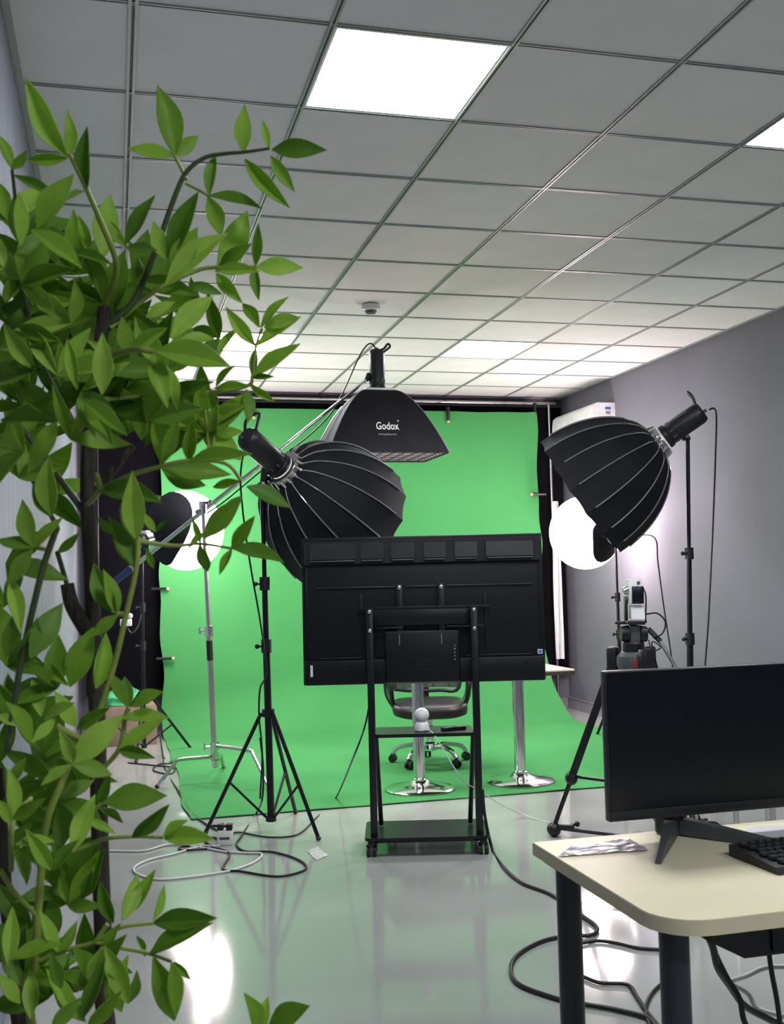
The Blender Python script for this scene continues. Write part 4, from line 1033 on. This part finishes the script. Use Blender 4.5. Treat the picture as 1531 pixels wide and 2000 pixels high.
# leaves: five blade shapes sharing mesh data; base at the origin, tip along +y, length 1
def leaf_mesh(wid, curl, cup, seed):
    b = new(); nv, hw = 9, 2
    rnd = random.Random(seed); sk = rnd.uniform(-.04, .04)
    def fn(u, v):
        v2 = v
        w_ = wid * (math.sin(PI * min(1, v2 ** .92)) ** 1.08 * (1.08 - .16 * v2) if 0 < v2 < 1 else 0)
        w_ = max(w_, .010 * (1 - v2))
        x = (u * 2 - 1) * w_ + sk * math.sin(PI * v2)
        z = -curl * v2 * v2 + cup * abs(u * 2 - 1) ** 1.3 * w_ * 2 + .01 * math.sin(v2 * 9 + seed)
        return (x, v2, z)
    sheet(b, 4, nv, fn, .012)
    return finish_mesh('leaf', b, 'leaf', None, 50)
LM = [leaf_mesh(.155, .08, .35, 1), leaf_mesh(.17, .12, .25, 2), leaf_mesh(.14, -.05, .45, 3), leaf_mesh(.185, .08, .12, 4), leaf_mesh(.13, .04, .5, 5)]
LEAVES = []
lrnd = random.Random(11)
def leaf(bx, by, tx, ty, d, dt=None, k=None):
    LEAVES.append((bx, by, tx, ty, d, dt, k))
HAND = [
 # crown
 (132,307,45,150,1.18),(136,305,134,218,1.2),(132,309,52,312,1.18),(169,372,173,246,1.2),(24,331,-6,256,1.2),(24,331,52,294,1.2),(72,445,140,335,1.12),(165,373,126,392,1.2),
 (108,380,24,342,1.16),(200,505,219,372,1.26),(246,476,293,375,1.27),(248,482,192,425,1.27),(248,484,302,482,1.26),(176,502,152,417,1.24),(218,516,122,485,1.18),(60,450,165,522,1.08),
 (40,480,36,375,1.1),(35,472,20,388,1.14),(262,560,268,498,1.28),(341,304,310,160,1.3),(341,306,248,285,1.3),(343,306,391,263,1.3),(475,299,478,203,1.3),(526,292,512,234,1.3),
 (530,292,636,292,1.3),(528,304,577,374,1.3),(478,311,566,407,1.3),(408,383,422,302,1.3),(408,383,514,402,1.3),(406,383,434,465,1.3),(329,505,389,374,1.26),(326,508,298,429,1.26),
 (425,520,487,405,1.34),(334,544,388,443,1.26),(427,522,490,477,1.34),(420,530,506,528,1.32),(499,520,504,434,1.36),(499,522,593,522,1.36),(497,520,505,587,1.36),(422,534,473,592,1.34),
 (324,556,444,448,1.25),(367,554,436,575,1.3),(509,640,554,575,1.38),(516,640,588,618,1.38),(506,638,473,590,1.38),(498,675,440,598,1.38),(502,675,589,620,1.38),(493,735,495,678,1.38),
 (493,735,588,672,1.38),(493,738,535,735,1.38),(486,749,538,786,1.38),(482,760,487,824,1.38),(484,753,418,760,1.36),(420,844,482,760,1.36),(415,849,393,791,1.36),(420,849,475,842,1.36),
 (369,900,493,884,1.2),(313,909,349,811,1.22),(369,902,375,815,1.24),(313,913,453,918,1.26),(316,915,404,950,1.28),(469,940,411,950,1.24),(482,949,571,989,1.22),(471,968,431,1006,1.26),
 (302,687,453,711,1.1),(422,698,469,640,1.36),(335,660,418,573,1.2),(353,662,422,655,1.28),(285,620,342,587,1.2),(324,715,347,800,1.16),(422,755,455,713,1.36),(300,690,330,790,1.12),
 (250,690,240,620,1.2),(255,690,330,640,1.16),(200,700,140,690,1.2),(210,700,170,760,1.16),(160,780,250,850,1.1),(165,780,220,870,1.14),(200,770,195,650,1.1),(150,760,130,660,1.1),
 # middle
 (101,1008,92,892,1.16),(97,1008,64,942,1.16),(64,1069,40,973,1.12),(64,1069,-8,1048,1.12),(64,1071,119,1008,1.14),(62,1074,9,1142,1.12),(112,1080,154,1041,1.28),(59,1285,125,1175,1.14),
 (229,1199,178,1098,1.2),(229,1199,207,1113,1.21),(230,1199,220,1130,1.22),(229,1201,174,1243,1.18),(266,1054,260,922,1.2),(266,1058,233,990,1.2),(264,1109,211,1003,1.2),(264,1111,220,1050,1.22),
 (194,957,312,975,1.22),(136,1342,182,1226,1.2),(188,1345,208,1236,1.22),(132,1338,68,1292,1.18),(218,1043,191,1010,1.25),(304,1039,279,999,1.26),(304,1039,330,1015,1.26),(300,1110,285,1070,1.26),
 (398,1051,474,970,1.2),(390,1062,404,1121,1.22),(392,1062,376,1010,1.24),(453,1071,499,1006,1.22),(453,1071,429,1124,1.22),(453,1071,555,1093,1.21),(368,1071,410,1040,1.26),(250,1382,213,1308,1.2),
 (253,1382,244,1318,1.21),(256,1379,314,1348,1.2),(239,1403,330,1404,1.19),(231,1466,324,1397,1.18),(231,1466,300,1480,1.17),(36,1300,75,1215,1.16),(30,1200,10,1290,1.12),(20,1130,40,1240,1.14),
 # lower
 (142,1494,223,1513,1.1),(142,1494,240,1395,1.14),(138,1494,78,1535,1.1),(142,1490,117,1432,1.12),(202,1567,324,1551,1.17),(190,1575,215,1512,1.18),(194,1579,239,1608,1.17),(170,1600,227,1624,1.17),
 (142,1664,186,1551,1.14),(259,1636,332,1567,1.17),(318,1632,369,1602,1.17),(320,1636,421,1640,1.17),(221,1802,194,1717,1.16),(239,1798,271,1703,1.15),(251,1786,303,1698,1.17),(300,1798,322,1727,1.16),
 (300,1802,423,1792,1.15),(292,1863,413,1800,1.14),(283,1868,266,1825,1.16),(300,1869,342,2005,1.12),(336,1879,345,1990,1.13),(340,1879,373,1914,1.16),(130,1762,117,1705,1.2),(134,1766,196,1660,1.2),
 (130,1766,196,1768,1.2),(16,1887,24,1770,1.1),(20,1875,121,1839,1.1),(505,2022,487,1944,1.1),(508,2022,524,1944,1.1),(518,2016,597,1962,1.1),(113,1859,81,1778,1.12),(116,1859,150,1800,1.14),
 (60,1990,55,1890,1.1),(150,1990,90,1890,1.1),(160,1990,205,1870,1.1),(210,1960,250,1870,1.12),(250,1960,200,1850,1.1),(250,1960,270,1900,1.12),(170,2010,240,1930,1.08),(100,2010,160,1950,1.08),
 (26,1600,20,1500,1.08),(26,1600,80,1560,1.08),(22,1610,-10,1560,1.08),(30,1650,110,1640,1.1),(24,1660,60,1730,1.1),(100,1700,50,1620,1.12),(105,1700,150,1640,1.12),(60,1450,20,1370,1.12),(62,1450,110,1400,1.12),
 (50,1480,10,1540,1.1),(80,1400,60,1320,1.16),(85,1405,140,1370,1.16),(40,1420,-8,1390,1.14),(150,1420,110,1350,1.18),(150,1425,215,1380,1.18),(230,1810,200,1860,1.15),(180,1700,160,1760,1.17),
 (210,1900,240,1980,1.1),(120,1930,100,1860,1.09),(40,1960,0,1900,1.09),(200,1850,175,1930,1.12)]
for h in HAND: leaf(*h)
# filling twigs: pairs and whorls of leaves through the dense parts
def whorl(cx, cy, d, n, ang0, ln):
    for k in range(n):
        a = ang0 + (k - (n - 1) / 2) * lrnd.uniform(.7, 1.15)
        l_ = ln * lrnd.uniform(.75, 1.2)
        leaf(cx, cy, cx + l_ * math.sin(a), cy - l_ * math.cos(a), d, lrnd.uniform(-.05, .05))
def dense(n, x0, x1, y0, y1, d0, d1, cnt=3, ln=105):
    for _ in range(n):
        whorl(lrnd.uniform(x0, x1), lrnd.uniform(y0, y1), lrnd.uniform(d0, d1), cnt, lrnd.uniform(-2.2, 2.2), ln)
dense(16, -10, 200, 520, 870, 1.15, 1.42)
dense(11, 180, 350, 560, 850, 1.25, 1.42)
dense(4, 0, 60, 400, 560, 1.2, 1.4)
dense(3, 330, 430, 700, 860, 1.36, 1.45, ln=85)
dense(4, -10, 90, 860, 1000, 1.25, 1.4)
dense(3, -10, 50, 1080, 1300, 1.2, 1.36)
dense(7, -10, 130, 1330, 1640, 1.18, 1.36)
dense(6, -10, 190, 1650, 1990, 1.2, 1.36)
dense(22, -10, 330, 520, 880, 1.3, 1.5, ln=110)
dense(6, 0, 120, 450, 620, 1.3, 1.45)
dense(5, 330, 430, 620, 820, 1.4, 1.5, ln=90)
dense(8, -10, 140, 1340, 1700, 1.3, 1.45)
dense(6, 0, 240, 1830, 2010, 1.15, 1.4)
print('leaves', len(LEAVES))
def place_leaf(spec):
    bx, by, tx, ty, d, dt, k = spec
    if dt is None: dt = lrnd.uniform(-.03, .03)
    p0 = at(bx, by, d); p1 = at(tx, ty, d + dt)
    p0.x = max(p0.x, XL + .03); p1.x = max(p1.x, XL + .02)
    y = p1 - p0; L = y.length; y.normalize()
    toward = (CAM - p0).normalized()
    up = V((0, 0, 1))
    n = toward * lrnd.uniform(.7, 1.0) + up * lrnd.uniform(.0, .6) + CR * lrnd.uniform(-.45, .45)
    n = n - y * n.dot(y)
    if n.length < 1e-3: n = toward
    n.normalize(); x = y.cross(n)
    sc = L; wsc = L * lrnd.uniform(.85, 1.2)
    return Matrix(((x.x * wsc, y.x * sc, n.x * sc, p0.x), (x.y * wsc, y.y * sc, n.y * sc, p0.y), (x.z * wsc, y.z * sc, n.z * sc, p0.z), (0, 0, 0, 1)))
LEAVES_OBJ = LEAVES[:300]
for s in LEAVES_OBJ:
    mxl = place_leaf(s)
    o = bpy.data.objects.new('leaf', LM[lrnd.randrange(len(LM))]); C.objects.link(o)
    o.parent = plant
    o.matrix_local = Matrix.Translation(-pot_c) @ mxl
if len(LEAVES) > 300:
    bb = new()
    for s in LEAVES[300:]:
        t_ = bmesh.new(); t_.from_mesh(LM[lrnd.randrange(len(LM))]); merge(bb, t_, place_leaf(s))
    obj('more_leaves', bb, 'leaf', plant, kind='stuff')
